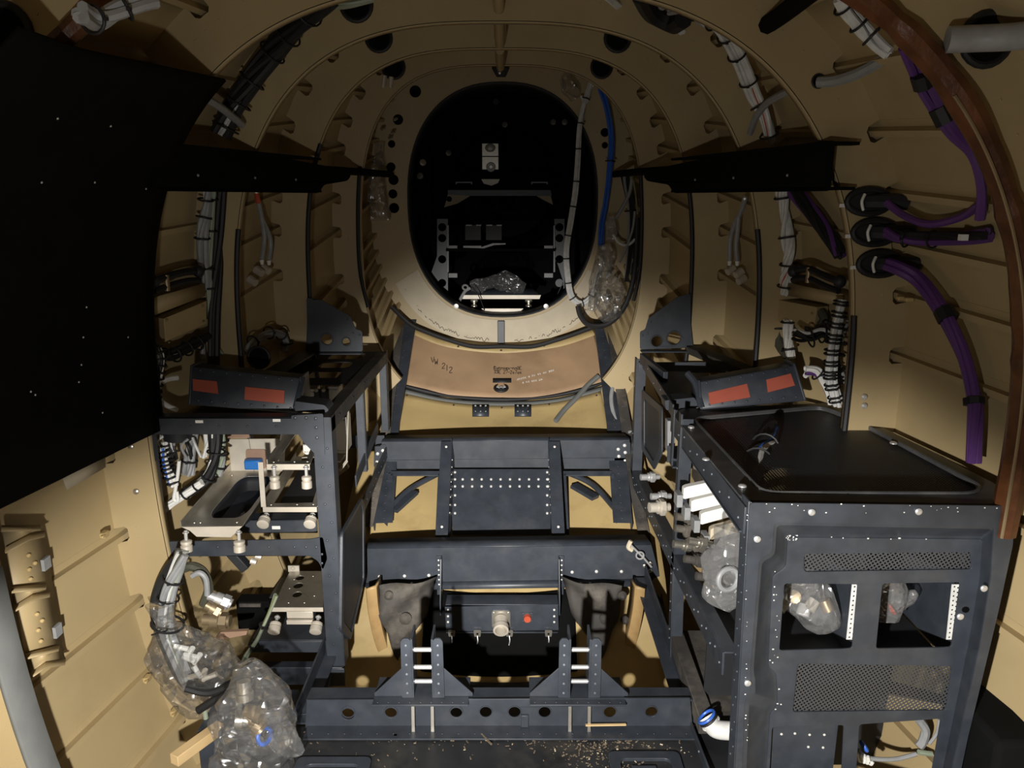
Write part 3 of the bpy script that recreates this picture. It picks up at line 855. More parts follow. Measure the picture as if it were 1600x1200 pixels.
mb = MB(); q = [on_belly(a, b)+Vector((0, 0, .0165)) for a, b in ((770, 598), (799, 598), (799, 605), (770, 605))]
mb.add(q, [(0, 1, 2, 3)]); mb.build('stencil_patch', SAT, t, solid=.0008, label='dark printed stencil patch')
q = on_belly(783, 613)+Vector((0, 0, .016))
mb = MB(); mb.ring(q, (0, -.35, 1), .022, .005, 24, 8); mb.mt(1).cyl(q-Vector((0, 0, .003)), q+Vector((0, -.001, .003)), .020, n=24)
mb.mt(2)
for k in range(6):
    a = k*math.pi/3; mb.bar(q+Vector((math.cos(a)*.006, math.sin(a)*.006, .003)), q+Vector((math.cos(a)*.016, math.sin(a)*.016-.001, .003)), .003, .003)
mb.rivet(q+Vector((0, 0, .004)), (0, -.35, 1), .006)
mb.build('drain_fitting', [RUB, SAT, STE], t, label='round black drain fitting with a bright centre')
mb = MB(); mb.sheet(belly_px([(931, 519), (936, 517)], [(940, 606), (948, 602)], .020)); mb.build('stained_edge', OCH, t, solid=.003, label='rusty orange stained edge')

# ---- hinged yellow belly panel
t = thing('belly_panel', 'yellow tan belly panel with two black hinges above the rear beam', 'panel', on_belly(785, 660))
mb = MB(); mb.sheet(belly_px([(634, 618), (700, 632), (785, 638), (870, 632), (938, 614)], [(614, 690), (700, 694), (785, 696), (870, 694), (955, 690)], .010))
mb.build('panel_sheet', YEL, t, solid=.004)
mb = MB(); mb.sheet(belly_px([(634, 614), (700, 629), (785, 634), (870, 629), (940, 610)], [(634, 621), (700, 634), (785, 640), (870, 634), (939, 617)], .014, m=2))
mb.build('grey_seal', GFR, t, solid=.003, label='grey seal along the upper edge')
for px in (751, 817):
    mb = MB(); g = [[on_belly(a, b)+Vector((0, 0, .017)) for a in (px-13, px+13)] for b in (640, 658)]
    mb.sheet(g); h = mb.build('hinge', BLK, t, solid=.005)
    mb = MB()
    for dx in (-8, 0, 8):
        mb.rivet(on_belly(px+dx, 643)+Vector((0, 0, .021)), (0, -.35, 1), .0035); mb.rivet(on_belly(px+dx, 652)+Vector((0, 0, .021)), (0, -.35, 1), .0025)
    mb.build('hinge_rivets', RIV, h)
for (px, py) in ((636, 624), (709, 639), (784, 643), (858, 638), (932, 624)):
    mb = MB(); mb.rivet(on_belly(px, py)+Vector((0, 0, .014)), (0, -.35, 1), .0035); mb.build('screw', INK, t)
mb = MB(); mb.tube([on_belly(a, b)+Vector((0, 0, .022+.006*(a % 2))) for a, b in ((935, 600), (918, 612), (900, 632), (882, 650), (868, 668))], .009, 8, k=5)
tag(mb.build('sleeved_hose', GFR), 'dark braided hose crossing the yellow hinged belly panel', 'hose')

# ---- struts seen through the openings under the rear beam
for pts, lab in (([(607, 812), (640, 780), (690, 752)], 'dark curved strut over the yellow belly, left opening'), ([(883, 752), (925, 772), (960, 810)], 'dark curved strut over the yellow belly, right opening')):
    mb = MB(); mb.tube([on_belly(a, b)+Vector((0, 0, .03)) for a, b in pts], .008, 8, k=6)
    a, b = (on_belly(x, y)+Vector((0, 0, .028)) for x, y in ((615, 812), (648, 782)) ) if pts[0][0] < 700 else (on_belly(x, y)+Vector((0, 0, .028)) for x, y in ((896, 772), (930, 792)))
    mb.bar(a, b, .03, .01); tag(mb.build('curved_strut', BLK), lab, 'strut')

# ---- pit between the front and middle beams
mb = MB(); g = []
for i in range(9):
    Y = 1.375+.35*i/8
    g.append([Vector((x, Y, zb(Y)+.012+.045*(x/.33)**2)) for x in [-.24+.48*j/10 for j in range(11)]])
mb.sheet(g); tag(mb.build('keel_panel', MUD, solid=.003), 'dusty black keel panel at the bottom of the pit', 'panel')
mb = MB(); g = []
for i in range(5):
    Y = 1.735+.14*i/4
    g.append([Vector((x, Y, zb(Y)+.012+.045*(x/.33)**2)) for x in [-.20+.40*j/10 for j in range(11)]])
mb.sheet(g); tag(mb.build('keel_panel', SOOT, solid=.003), 'black sloping panel behind the connector panel', 'panel')
for s, lab in ((-1, 'dusty black rib plate in the pit, left of the connector panel'), (1, 'dusty black rib plate in the pit, right of the connector panel')):
    t = thing('rib_plate', lab, 'rib plate', (s*.25, 1.80, -.05))
    mb = MB(); g = []
    for i in range(14):
        z = .035-.19*i/13; w0 = .315-.055*(i/13)**2; w1 = .165+.05*(i/13)
        g.append([Vector((s*(w0+(w1-w0)*j/9), 1.79+.05*(j/9)**2+.012*math.sin(i*.9+j*.7)-.03*i/13, z)) for j in range(10)])
    mb.sheet(g); mb.build('plate', MUD, t, solid=.003)
    for (px, py, r) in ((608, 930, .012), (604, 968, .011), (634, 966, .016), (612, 1006, .011)):
        q = P(px if s < 0 else 1580-px, py, 1.79); mb = MB(); mb._lathe([(0, r), (.006, r), (.010, r*.7), (.014, r*.3)], (q.x, 1.79, q.z), (0, -1, .2), 14); mb.build('bolt', MUD, t)
    q = [P(px if s < 0 else 1580-px, py, 1.76) for px, py in ((572, 920), (576, 960), (586, 1005), (602, 1048))]
    mb = MB(); L = [[p, p+Vector((-s*.022, .01, .004)), p+Vector((-s*.026, .05, .002))] for p in q]
    Lc = [catmull([r[k] for r in L], 6) for k in range(3)]
    mb.sheet(Lc); tag(mb.build('hoop', OCH, solid=.006), 'varnished ochre hoop edge in the pit, '+('left' if s < 0 else 'right')+' side', 'hoop')
# ============================================================ LEFT RACK
def pts3(lst, Y): return [P(a, b, Y) for a, b in lst]
XL = -.372
t = thing('equipment_rack', 'open black equipment rack on the left holding the metal trays', 'equipment rack', (-.5, 1.54, 0))
lrack = t
mb = MB(); mb.bx(-.385, -.346, 1.54, 1.544, -.03, .556); mb.bx(-.349, -.345, 1.54, 1.58, -.03, .556)
mb.mt(1)
for k in range(13): mb.rivet((-.362+(.006 if k % 2 else -.006), 1.54, .53-k*.042), (0, -1, 0), .0035)
mb.build('corner_post', [BLK, BLK], t, bevel=.001)
mb = MB(); mb.bx(-.735, -.38, 1.541, 1.545, .518, .556); mb.bx(-.735, -.38, 1.541, 1.575, .552, .556)
mb.mt(1)
for k in range(6): mb.rivet((-.70+k*.06, 1.541, .536), (0, -1, 0), .003)
mb.build('top_front_rail', [BLK, BLK], t, bevel=.001)
mb = MB(); px_plate(mb, [(455, 649), (505, 646), (508, 712), (495, 712), (474, 690), (457, 665)], 1.5385, .003, rad=.004)
mb.mt(1)
for (a, b) in ((461, 653), (478, 653), (493, 654), (494, 668), (495, 684)): mb.rivet(P(a, b, 1.537), (0, -1, 0), .0042)
mb.build('corner_gusset', [BLK, BLK], t, bevel=.0008)
mb = MB(); mb.bx(-.742, -.722, 1.54, 1.56, .25, .556); mb.build('outer_post', BLK, t, bevel=.001)
mb = MB(); mb.angle((-.345, 1.545, .556), (-.345, 2.28, .55), .03, .034, .003, fx=-1, fz=-1)
mb.mt(1)
for f in (.1, .3, .5, .53, .56, .72, .9): mb.rivet(Vector((-.3455, 1.545+.735*f, .54)), (1, 0, 0), .004)
mb.build('top_side_rail', [MUD, SAT], t, bevel=.0008)
for (y, z0, z1, w_) in ((1.91, .30, .55, .018), (2.275, .30, .55, .03)):
    mb = MB(); mb.bx(-.352, -.348, y, y+w_, z0, z1); mb.bx(-.37, -.348, y, y+.003, z0, z1)
    mb.mt(1)
    for k in range(3): mb.rivet((-.348, y+w_/2, z0+.03+k*.09), (1, 0, 0), .003)
    mb.build('side_post', [BLK, BLK], t, bevel=.0008)
mb = MB(); mb.bar(PXX(556, 752, -.352), PXX(590, 668, -.352), .004, .03); mb.build('diagonal_brace', BLK, t, bevel=.0008)
mb = MB(); mb.bar((-.35, 1.56, .215), (-.35, 2.30, .25), .004, .036)
mb.mt(1)
for k in range(16): mb.rivet((-.348, 1.58+k*.045, .216+k*.002), (1, 0, 0), .003)
mb.build('side_rail', [BLK, BLK], t, bevel=.0008)
mb = MB(); px_plate(mb, [(196, 847), (486, 842), (505, 838), (512, 872), (505, 890), (497, 876), (484, 868), (262, 869), (252, 874), (248, 888), (238, 892), (231, 886), (228, 866), (198, 858)], 1.542, .004, rad=.006)
mb.mt(1)
for px in (300, 340, 420, 460, 478, 494): mb.rivet(P(px, 855, 1.54), (0, -1, 0), .0035)
for py in (866, 880): mb.rivet(P(503, py, 1.54), (0, -1, 0), .0035)
mb.build('shelf_rail', [BLK, BLK], t, bevel=.0008)
mb = MB(); a = P(368, 812, 1.62); b = P(496, 833, 1.62); mb.bx(a.x, b.x, 1.62, 1.624, b.z, a.z); mb.bx(a.x, b.x, 1.62, 1.66, a.z-.003, a.z); mb.build('inner_shelf_rail', BLK, t, bevel=.0008)
mb = MB(); mb.plate(rrect(P(425, 825, 1.618).x, P(425, 827, 1.618).z, P(438, 825, 1.618).x, P(425, 822, 1.618).z, .001), t=.001, o=(0, 1.6185, 0)); mb.build('label_tag', LAB, t, label='small white label')
for px, py in ((311, 659), (432, 657)):
    c = P(px, py, 1.539); mb = MB(); mb.bx(c.x-.008, c.x+.008, 1.5395, 1.541, c.z-.003, c.z+.003); mb.build('label_tag', LAB, t, label='small white label')
hexa = [(532, 832), (563, 778), (567, 790), (567, 905), (545, 1000), (530, 985)]
h3 = [PXX(a, b, -.345) for a, b in hexa]
L2 = rpoly([(p.y, p.z) for p in h3], .012)
cen = sum((Vector(p) for p in L2), Vector((0, 0)))/len(L2)
mb = MB(); mb.plate(L2, [[(cen.x+(a-cen.x)*.86, cen.y+(b-cen.y)*.93) for a, b in L2]], .007, o=(-.343, 0, 0), ux=(0, 1, 0)); s_ = mb.build('side_guard_frame', BLK, t, bevel=.001)
mb = MB(); mb.plate([(cen.x+(a-cen.x)*.88, cen.y+(b-cen.y)*.94) for a, b in L2], t=.001, o=(-.3425, 0, 0), ux=(0, 1, 0)); mb.build('mesh_sheet', MESH_SIDE, s_)
mb = MB(); mb.bx(-.56, -.385, 1.56, 1.80, .020, .024); mb.bx(-.56, -.385, 1.555, 1.559, -.005, .024); mb.bx(-.56, -.385, 1.70, 1.80, .05, .053); mb.build('lower_shelf', BLK, t, bevel=.001)
mb = MB(); mb.bx(-.59, -.35, 1.535, 1.56, -.075, -.03); mb.plate([(-.385, -.03), (-.345, -.03), (-.345, -.075), (-.40, -.075)], t=.003, o=(0, 1.532, 0)); mb.build('base_rail', BLK, t, bevel=.0015)
mb = MB(); mb.bar((-.375, 1.36, -.02), (-.40, 1.53, -.045), .05, .004); mb.build('base_gusset', BLK, t, bevel=.001)
# slotted cover on the rear of the rack top
mb = MB(); mb.plate(rpoly([(-.62, 1.86), (-.37, 1.86), (-.37, 2.28), (-.60, 2.28)], .01),
                    [rrect(-.50, 2.17, -.40, 2.25, .01), rrect(-.50, 2.05, -.415, 2.13, .02), rrect(-.50, 1.93, -.42, 2.01, .008)], .003, o=(0, 0, .548), uy=(0, 1, 0))
mb.build('top_rear_cover', SAT, t, bevel=.0006)
mb = MB(); mb.bar(P(395, 600, 1.83), P(478, 552, 2.10), .055, .006); mb.build('skin_side_rail', BLK, t, bevel=.001)
mb = MB(); mb.bx(-.70, -.45, 1.60, 1.84, .520, .523); mb.build('top_cover', SAT, t)
for z in (.175,):
    mb = MB(); mb.bx(-.72, -.36, 2.26, 2.264, .25, .29); mb.build('rear_rail', BLK, t)

def gusset(label, Y, pts, holes, s):
    t = thing('gusset_plate', label, 'gusset', P(*pts[4], Y))
    mb = MB(); px_plate(mb, pts, Y, .004, holes=holes, rad=.006)
    mb.mt(0)
    for (a, b) in pts[2:5]: mb.rivet(P(a-s*-4, b+6, Y-.002), (0, -1, 0), .003)
    mb.build('plate', BLK, t, bevel=.001)
    mb = MB(); lo = P(pts[5][0], pts[5][1], Y); lo2 = P(pts[6][0], pts[6][1], Y)
    mb.bx(lo.x, lo2.x, Y-.03, Y, lo.z-.004, lo.z); mb.build('foot_flange', BLK, t, bevel=.001)
    for h in holes:
        c = P(h[0], h[1], Y-.002); mb = MB(); mb.ring((c.x, Y-.003, c.z), (0, 1, 0), h[2]*Y*1.04/FPX+.002, .0016, 20, 6); mb.build('hole_lip', BLK, t)
gusset('black gusset plate with two round holes at the back of the right rack', 2.13, [(1079, 458), (1058, 464), (1013, 497), (1008, 515), (1000, 518), (1000, 546), (1083, 543), (1079, 505)], [(1026, 533, 8), (1053, 528, 10)], 1)
gusset('black gusset plate with two holes at the back of the left rack', 2.13, [(479, 465), (501, 468), (547, 493), (556, 514), (566, 517), (567, 549), (478, 549), (480, 505)], [(511, 530, 8), (541, 534, 5.5)], -1)

# ---- tray with the deep rounded well
t = thing('equipment_tray', 'metal tray with a dark rounded well and upright back plate, left rack', 'tray', (-.56, 1.5, .33))
ZT = .33
fl_, fr_, br_, bl_ = PZ(283, 823, ZT), PZ(379, 822, ZT), PZ(440, 736, ZT), PZ(361, 736, ZT)
mb = MB()
def quad(u, v): return fl_.lerp(fr_, u).lerp(bl_.lerp(br_, u), v)
outer = [(0, 0), (1, 0), (1, 1), (0, 1)]
well = rrect(.30, .12, .93, .88, .16, 6)
def q2(L): return [(quad(u, v).x, quad(u, v).y) for u, v in L]
mb.plate(q2(outer), [q2(well)], .003, o=(0, 0, ZT), uy=(0, 1, 0))
for (u, v) in ((.17, .05), (.27, .05), (.87, .05), (.1, .9), (.9, .95)): mb.rivet(quad(u, v)+Vector((0, 0, .0015)), (0, 0, 1), .0035)
mb.build('tray_plate', ALU, t, bevel=.0006)
mb = MB(); W0 = q2(well); cx = sum(a for a, b in W0)/len(W0); cy = sum(b for a, b in W0)/len(W0)
rings = []
for f, d in ((1, 0), (.97, -.012), (.85, -.03), (.5, -.038), (.05, -.04)): rings.append([Vector((cx+(a-cx)*f, cy+(b-cy)*f, ZT+d)) for a, b in W0])
mb.sheet(rings, closed=True); mb.build('well', SAT, t, solid=.002, label='dark rounded well')
mb = MB(); px_plate(mb, [(284, 823), (379, 822), (372, 829), (362, 839), (307, 838), (297, 829)], fl_.y-.002, .004); mb.build('front_lip', ALP, t, bevel=.0008)
mb = MB(); o1 = bl_; o2 = br_
H = .105; px_plate(mb, [(358, 686), (446, 685), (444, 737), (361, 736)], bl_.y, .003); mb.build('back_plate', ALP, t, bevel=.0006)
mb = MB(); mb.plate([(0, 0), ((bl_-fl_).length, 0), ((bl_-fl_).length, .02), (0, .012)], t=.002, o=fl_, ux=(bl_-fl_).normalized(), uy=(0, 0, 1)); mb.build('side_lip', ALU, t)
mb = MB(); px_plate(mb, [(384, 702), (415, 702), (416, 732), (385, 732)], bl_.y-.004, .003, rad=.006); mb.build('terminal_plate', BRM, t, label='reddish brown plate')
mb = MB(); a = P(384, 716, bl_.y-.012); b = P(411, 731, bl_.y-.012); mb.bx(a.x, b.x, a.y-.018, a.y+.006, b.z, a.z); mb.build('blue_cap', BLC, t, bevel=.004, label='blue connector cap')
def thumb(t, p, d, L=.03, r=.010, m=STE, stem=.0035):
    """knurled hold-down: threaded stem and round nut"""
    p = Vector(p); d = Vector(d).normalized()
    mb = MB(); mb.cyl(p, p+d*L*.75, stem, n=10); mb.ring(p+d*L*.1, d, stem*1.4, stem*.5, 12, 6); s_ = mb.build('hold_down_screw', STE, t)
    mb = MB(); mb._lathe([(L*.45, r*.62), (L*.5, r), (L*.62, r), (L*.66, r*.8), (L*.72, r*1.05), (L*1.0, r*1.05), (L*1.03, r*.8), (L*1.03, r*.3)], p, d, 18); mb.build('knurled_nut', m, s_)
for px in (290, 373):
    p = P(px, 829, fl_.y-.012); thumb(t, p, (0, -.1, -1), .045, .0115, ALP)

# ---- open upper frame and open lower frame on the right of it
def open_tray(label, z, fl0, fr0, br0, bl0, wdt, t=None, hd='down', lip=.011):
    t = thing('open_tray', label, 'tray', PZ(*fl0, z))
    A, B, C, D = PZ(*fl0, z), PZ(*fr0, z), PZ(*br0, z), PZ(*bl0, z)
    mb = MB(); n = Vector((0, 0, .003))
    w_ = wdt
    o = [(p.x, p.y) for p in (A, B, C, D)]
    cx = sum(a for a, b in o)/4; cy = sum(b for a, b in o)/4
    inn = [(A.x+w_, A.y+w_*1.2), (B.x-w_*.9, B.y+w_*1.2), (C.x-w_*.8, C.y-w_*.4), (D.x+w_, D.y-w_*.4)]
    mb.plate(o, [inn], .003, o=(0, 0, z), uy=(0, 1, 0))
    for q in (A.lerp(B, .12), A.lerp(B, .6), A.lerp(B, .9)): mb.rivet(q+Vector((0, .012, .0015)), (0, 0, 1), .0035)
    mb.build('frame_plate', ALU, t, bevel=.0006)
    mb = MB(); mb.bx(A.x, B.x, A.y-.003, A.y, z-lip, z+.002); mb.build('front_lip', ALP, t, bevel=.0006)
    mb = MB(); d = (D-A).normalized(); mb.bar(A+Vector((.001, 0, .005)), D+Vector((.001, 0, .005)), .002, .014); mb.build('side_lip', ALU, t)
    return t, A, B, C, D
t, A, B, C, D = open_tray('upper open metal frame with two hanging knurled screws, left rack', .445, (417, 726), (485, 725), (512, 655), (468, 655), .016)
for px in (428, 478): thumb(t, P(px, 727, A.y-.008), (0, -.05, -1), .050, .0105, ALP)
mb = MB(); mb.plate([(0, 0), (.12, 0), (.0, .0)][:2]+[(.10, .09), (.085, .09)], t=.003, o=A.lerp(D, .35), ux=(D-A).normalized(), uy=(0, 0, 1)); mb.build('side_web', ALU, t)
t, A, B, C, D = open_tray('lower open metal frame beside the tray with the dark well', .332, (411, 793), (496, 792), (520, 712), (462, 714), .018, lip=.010)
for px in (417, 489): thumb(t, P(px, 803, A.y-.004), (0, -1, -.35), .034, .0125, ALP)
mb = MB(); mb.bar(P(412, 792, A.y), P(407, 722, A.y), .011, .003, (0, 1, 0)); mb.build('upright_link', ALP, t, bevel=.0005)
mb = MB(); mb.plate([(A.x+.02, A.y+.03), (B.x-.01, A.y+.03), (C.x-.01, C.y-.01), (D.x+.02, D.y-.01)], t=.003, o=(0, 0, .316), uy=(0, 1, 0)); mb.build('base_sheet', SAT, t)
# ---- lower tray with three holes
t = thing('equipment_tray', 'shiny metal tray with three dark holes low in the left rack', 'tray', PZ(425, 948, .10))
z = .115
A, B, C, D = PZ(424, 950, z), PZ(505, 950, z), PZ(507, 893, z), PZ(453, 893, z)
def uv(u, v): return A.lerp(B, u).lerp(D.lerp(C, u), v)
hl = []
for (u, v, r) in ((.42, .34, .011), (.38, .58, .0115), (.36, .80, .010)):
    c = uv(u, v); hl.append(circ(c.x, c.y, r, 16, r*1.2))
mb = MB(); mb.plate([(p.x, p.y) for p in (A, B, C, D)], hl, .003, o=(0, 0, z), uy=(0, 1, 0))
for (u, v) in ((.3, .12), (.62, .12), (.2, .5), (.22, .75), (.7, .85), (.8, .3)): mb.rivet(uv(u, v)+Vector((0, 0, .0015)), (0, 0, 1), .003)
mb.build('tray_plate', ALU, t, bevel=.0006)
mb = MB(); mb.bx(A.x, B.x, A.y-.002, A.y, z-.008, z+.002); mb.build('front_lip', ALP, t)
mb = MB(); c = P(458, 886, D.y); mb.bx(c.x-.012, c.x+.015, D.y-.002, D.y+.002, z, c.z+.004); mb.ring((c.x, D.y-.003, c.z-.003), (0, 1, 0), .004, .0015, 12, 6); mb.build('rear_tab', ALP, t)
mb = MB(); a = P(448, 955, A.y-.004); b = P(490, 973, A.y-.004); mb.bx(a.x, b.x, A.y-.012, A.y-.002, b.z, b.z+.010); mb.bx(a.x, b.x, A.y-.006, A.y, b.z+.012, a.z); mb.build('handle_block', ALP, t, bevel=.001)
for px in (434, 498): thumb(t, P(px, 962, A.y), (0, -1, -.55), .040, .0125, ALP)

# ---- bright perforated connector modules at the back of the left rack
for (x0, y0, x1, y1, Y, lab) in ((474, 608, 494, 630, 1.93, 'bright perforated module upper left behind the bracket, left rack'), (512, 604, 530, 628, 1.95, 'bright perforated module standing under the slanted top rail, left rack'),
                                 (472, 672, 490, 710, 1.86, 'white perforated module behind the corner gusset, left rack'), (522, 652, 544, 708, 1.88, 'tall white perforated module beside the corner post, left rack')):
    a, b = P(x0, y0, Y), P(x1, y1, Y); t = thing('connector_module', lab, 'module', ((a.x+b.x)/2, Y, b.z))
    mb = MB(); hs = []
    for k in range(4):
        for zz in (b.z+.007, a.z-.007): hs.append(circ(a.x+(b.x-a.x)*(k+.8)/4.6, zz, .0022, 8))
    mb.plate([(a.x, b.z+.006), (a.x+.006, b.z), (b.x-.003, b.z), (b.x, b.z+.004), (b.x, a.z), (a.x, a.z)], hs, .003, o=(0, Y, 0)); mb.build('face_plate', LAB, t)
    mb = MB(); mb.bx(a.x+.002, b.x-.002, Y+.002, Y+.06, b.z+.002, a.z-.002); mb.build('body', ALP, t, bevel=.002)
mb = MB(); a, b = P(490, 608, 1.92), P(512, 632, 1.92)
t = thing('relay', 'pair of dark relays with round pale tops between the bright modules', 'relay', a)
for k in range(2): mb.bx(a.x+k*.018, a.x+k*.018+.014, 1.92, 1.95, b.z, a.z-.006)
mb.build('body', SAT, t, bevel=.001)
for k in range(2): m2 = MB(); m2.ball((a.x+k*.018+.007, 1.92, a.z-.002), .006); m2.build('terminal', ALP, t)
mb = MB(); mb.bar(P(510, 717, 1.75), P(536, 716, 1.75), .05, .004); mb.mt(0)
tag(mb.build('mounting_strip', ALP, bevel=.0005), 'pale mounting strip below the tall white module', 'strip')
mb = MB(); mb.bar(P(542, 720, 1.72), P(545, 627, 1.86), .006, .003, (1, 0, 0)); mb.bar(P(542, 720, 1.72), P(531, 735, 1.70), .006, .003); tag(mb.build('tie_rod', ALP), 'slim pale rod leaning beside the tall white module', 'rod')

# ---- brackets with the two red labels, on both racks
def label_bracket(label, c4, Y, labs, back, dark_end, notes):
    """c4: outline (top-left, top-right, bottom-right, bottom-left) of the sloping face"""
    t = thing('label_bracket', label, 'bracket', P(*c4[3], Y))
    tl, tr = P(c4[0][0], c4[0][1], Y+.03), P(c4[1][0], c4[1][1], Y+.03); br, bl = P(c4[2][0], c4[2][1], Y), P(c4[3][0], c4[3][1], Y)
    ux = (br-bl).normalized(); n = ux.cross((tl-bl)).normalized(); n = n if n.y < 0 else -n
    dv = Vector((0, .05, -.002))
    mb = MB(); mb.sheet([[bl+n*0+Vector((0, 0, -.006)), br+Vector((0, 0, -.006))], [bl, br], [tl, tr], [tl+dv, tr+dv], [tl+dv*1.2+Vector((0, 0, -.05)), tr+dv*1.2+Vector((0, 0, -.05))]])
    mb.build('folded_channel', BLK, t, solid=.003, bevel=.001)
    for e, (a, b) in (('l', (tl, bl)), ('r', (tr, br))):
        mb = MB(); mb.add([a+n*.004+Vector((0, 0, .004)), b+n*.004+Vector((0, 0, -.006)), b+Vector((0, .09, 0)), a+Vector((0, .06, .004))], [(0, 1, 2, 3)]); mb.build('end_plate', BLK, t, solid=.005, bevel=.001)
    for L in labs:
        q = []
        for (u, v) in L: q.append(bl.lerp(br, u).lerp(tl.lerp(tr, u), v)+n*.004)
        mb = MB(); mb.add(q+[p-n*.003 for p in q], [(0, 1, 2, 3), (7, 6, 5, 4), (0, 4, 5, 1), (1, 5, 6, 2), (2, 6, 7, 3), (3, 7, 4, 0)]); mb.build('red_label', RED, t, label='red rectangular label')
    mb = MB()
    for k in range(8):
        for v in (.94, .06): mb.rivet(bl.lerp(br, .08+k*.12).lerp(tl.lerp(tr, .08+k*.12), v)+n*.002, n, .0028)
    mb.build('rivet_row', BLK, t)
    return t
label_bracket('black bracket with two red labels on top of the right rack', [(1092, 598), (1240, 572), (1258, 622), (1096, 636)], 1.66, [[(.08, .05), (.48, .18), (.48, .66), (.08, .52)], [(.66, .28), (.94, .40), (.94, .78), (.68, .70)]], 0, 0, 0)
label_bracket('black bracket with two red labels on top of the left rack, in shade', [(300, 574), (470, 592), (468, 642), (296, 628)], 1.62, [[(.03, .33), (.26, .30), (.24, .66), (.02, .66)], [(.50, .20), (.86, .18), (.86, .58), (.50, .58)]], 0, 0, 0)
for lab, pts, Y in (('folded black foot plate beside the bracket with red labels, left rack', [(462, 626), (508, 632), (515, 640), (508, 645), (462, 642)], 1.585), ('folded black foot plate beside the bracket with red labels, right rack', [(1038, 625), (1084, 620), (1092, 634), (1080, 640), (1040, 640)], 1.69)):
    mb = MB(); px_plate(mb, pts, Y, .05, rad=.004, dy=.02); tag(mb.build('foot_plate', BLK, bevel=.002), lab, 'foot plate')
mb = MB(); mb.bar(P(474, 592, 1.66), P(462, 640, 1.60), .012, .02, (0, 1, 0)); tag(mb.build('curved_flange', BLK, bevel=.003), 'black upright flange at the inner end of the left red label bracket', 'flange')
mb = MB(); mb.tube([P(1074, 583, 1.72), P(1086, 598, 1.70), P(1092, 618, 1.68), P(1096, 637, 1.66)], .008, 8, k=4); tag(mb.build('curved_flange', BLK), 'black upright flange at the inner end of the right red label bracket', 'flange')

# ============================================================ RIGHT RACK
t = thing('equipment_rack', 'large black equipment rack on the right with a vented front panel', 'equipment rack', (.6, 1.14, 0))
YF = 1.105
rim_out = [(1171, 785), (1572, 790), (1583, 812), (1582, 850), (1558, 960), (1546, 1010), (1512, 1150), (1492, 1245), (1146, 1245)]
R1 = [(1209, 815), (1552, 822), (1548, 900), (1530, 1010), (1480, 1235), (1158, 1235), (1163, 1095), (1172, 1078), (1173, 1065), (1172, 1045), (1186, 872), (1206, 862)]
R2 = [(1231, 839), (1535, 842), (1530, 905), (1512, 1010), (1465, 1240), (1195, 1240), (1203, 1115), (1215, 1100), (1213, 1052), (1200, 1040), (1207, 900), (1228, 885)]
xz = lambda L, Y: [(P(a, b, Y).x, P(a, b, Y).z) for a, b in L]
r1 = rpoly(xz(R1, YF), .008, 3); r2 = rpoly(xz(R2, YF+.04), .006, 3)
mb = MB(); mb.plate(rpoly(xz(rim_out, YF), .008), [r1], .003, o=(0, YF, 0))
g = [[Vector((a, YF, b)) for a, b in r1], [Vector((a*.85+c*.15, YF+.002, b*.85+d*.15)) for (a, b), (c, d) in zip(r1, r2)], [Vector((a*.15+c*.85, YF+.037, b*.15+d*.85)) for (a, b), (c, d) in zip(r1, r2)], [Vector((c, YF+.04, d)) for c, d in r2]]
mb.sheet(g, closed=True)
panel = mb.build('front_panel', BLK, t, sharp=24)
cut = [[(1256, 865), (1516, 862), (1518, 889), (1256, 893)], [(1225, 911), (1340, 912), (1331, 1013), (1217, 1016)], [(1378, 911), (1500, 909), (1486, 1011), (1368, 1013)], [(1246, 1036), (1487, 1040), (1478, 1109), (1238, 1112)], [(1206, 1135), (1318, 1132), (1313, 1238), (1200, 1238)], [(1342, 1131), (1470, 1122), (1450, 1238), (1335, 1238)]]
YR = YF+.04
mb = MB(); mb.plate([(p[0], p[1]) for p in r2], [rpoly(xz(c, YR), .006) for c in cut], .003, o=(0, YR, 0)); mb.build('recessed_face', BLK, panel, bevel=.001)
for i in (0, 3):
    mb = MB(); L = xz(cut[i], YR); cx = sum(a for a, b in L)/4; cz = sum(b for a, b in L)/4
    mb.plate([(cx+(a-cx)*1.03, cz+(b-cz)*1.1) for a, b in L], t=.0008, o=(0, YR+.003, 0)); mb.build('vent_mesh', MESH_FRONT, panel, label='expanded metal vent mesh')
for (px, py) in ((1268, 800), (1435, 799), (1183, 842), (1168, 1067), (1537, 919), (1500, 963)):
    c = P(px, py, YF-.002); mb = MB(); mb._lathe([(0, .0055), (.002, .0055), (.0035, .0035), (.0036, .0015)], c, (0, -1, 0), 14); mb.build('screw', STE, panel)
# chipped paint along the top edge of the recess
random.seed(5)
mb = MB()
for k in range(60):
    px = random.choice([random.uniform(1225, 1480), random.gauss(1235, 6), random.gauss(1212, 5)]); py = random.uniform(832, 844) if px > 1222 else random.uniform(885, 1110)
    Yq = YR-.0017 if py > 838 else YF+.010
    c = P(px, py, YR-.0017); s_ = random.uniform(.0006, .0022)
    mb.box((c.x, YR-.0016, c.z), (s_*random.uniform(.6, 1.8), .0006, s_))
for k in range(40):
    q = random.random(); c = P(1167+random.uniform(-3, 2), 800+q*380, YF-.0016) if k % 2 else P(random.uniform(1175, 1560), 788+random.uniform(-1, 14), YF-.0016)
    s_ = random.uniform(.0005, .0016); mb.box((c.x, YF-.0015, c.z), (s_*1.5, .0006, s_*1.2))
mb.build('paint_chips', LAB, panel, label='bare chips in the paint')['kind'] = 'stuff'
mb = MB(); a = P(1171, 788, YF); b = P(1146, 1240, YF); mb.bar(a+Vector((.001, .020, .004)), b+Vector((.001, .020, 0)), .036, .004, (1, 0, 0))
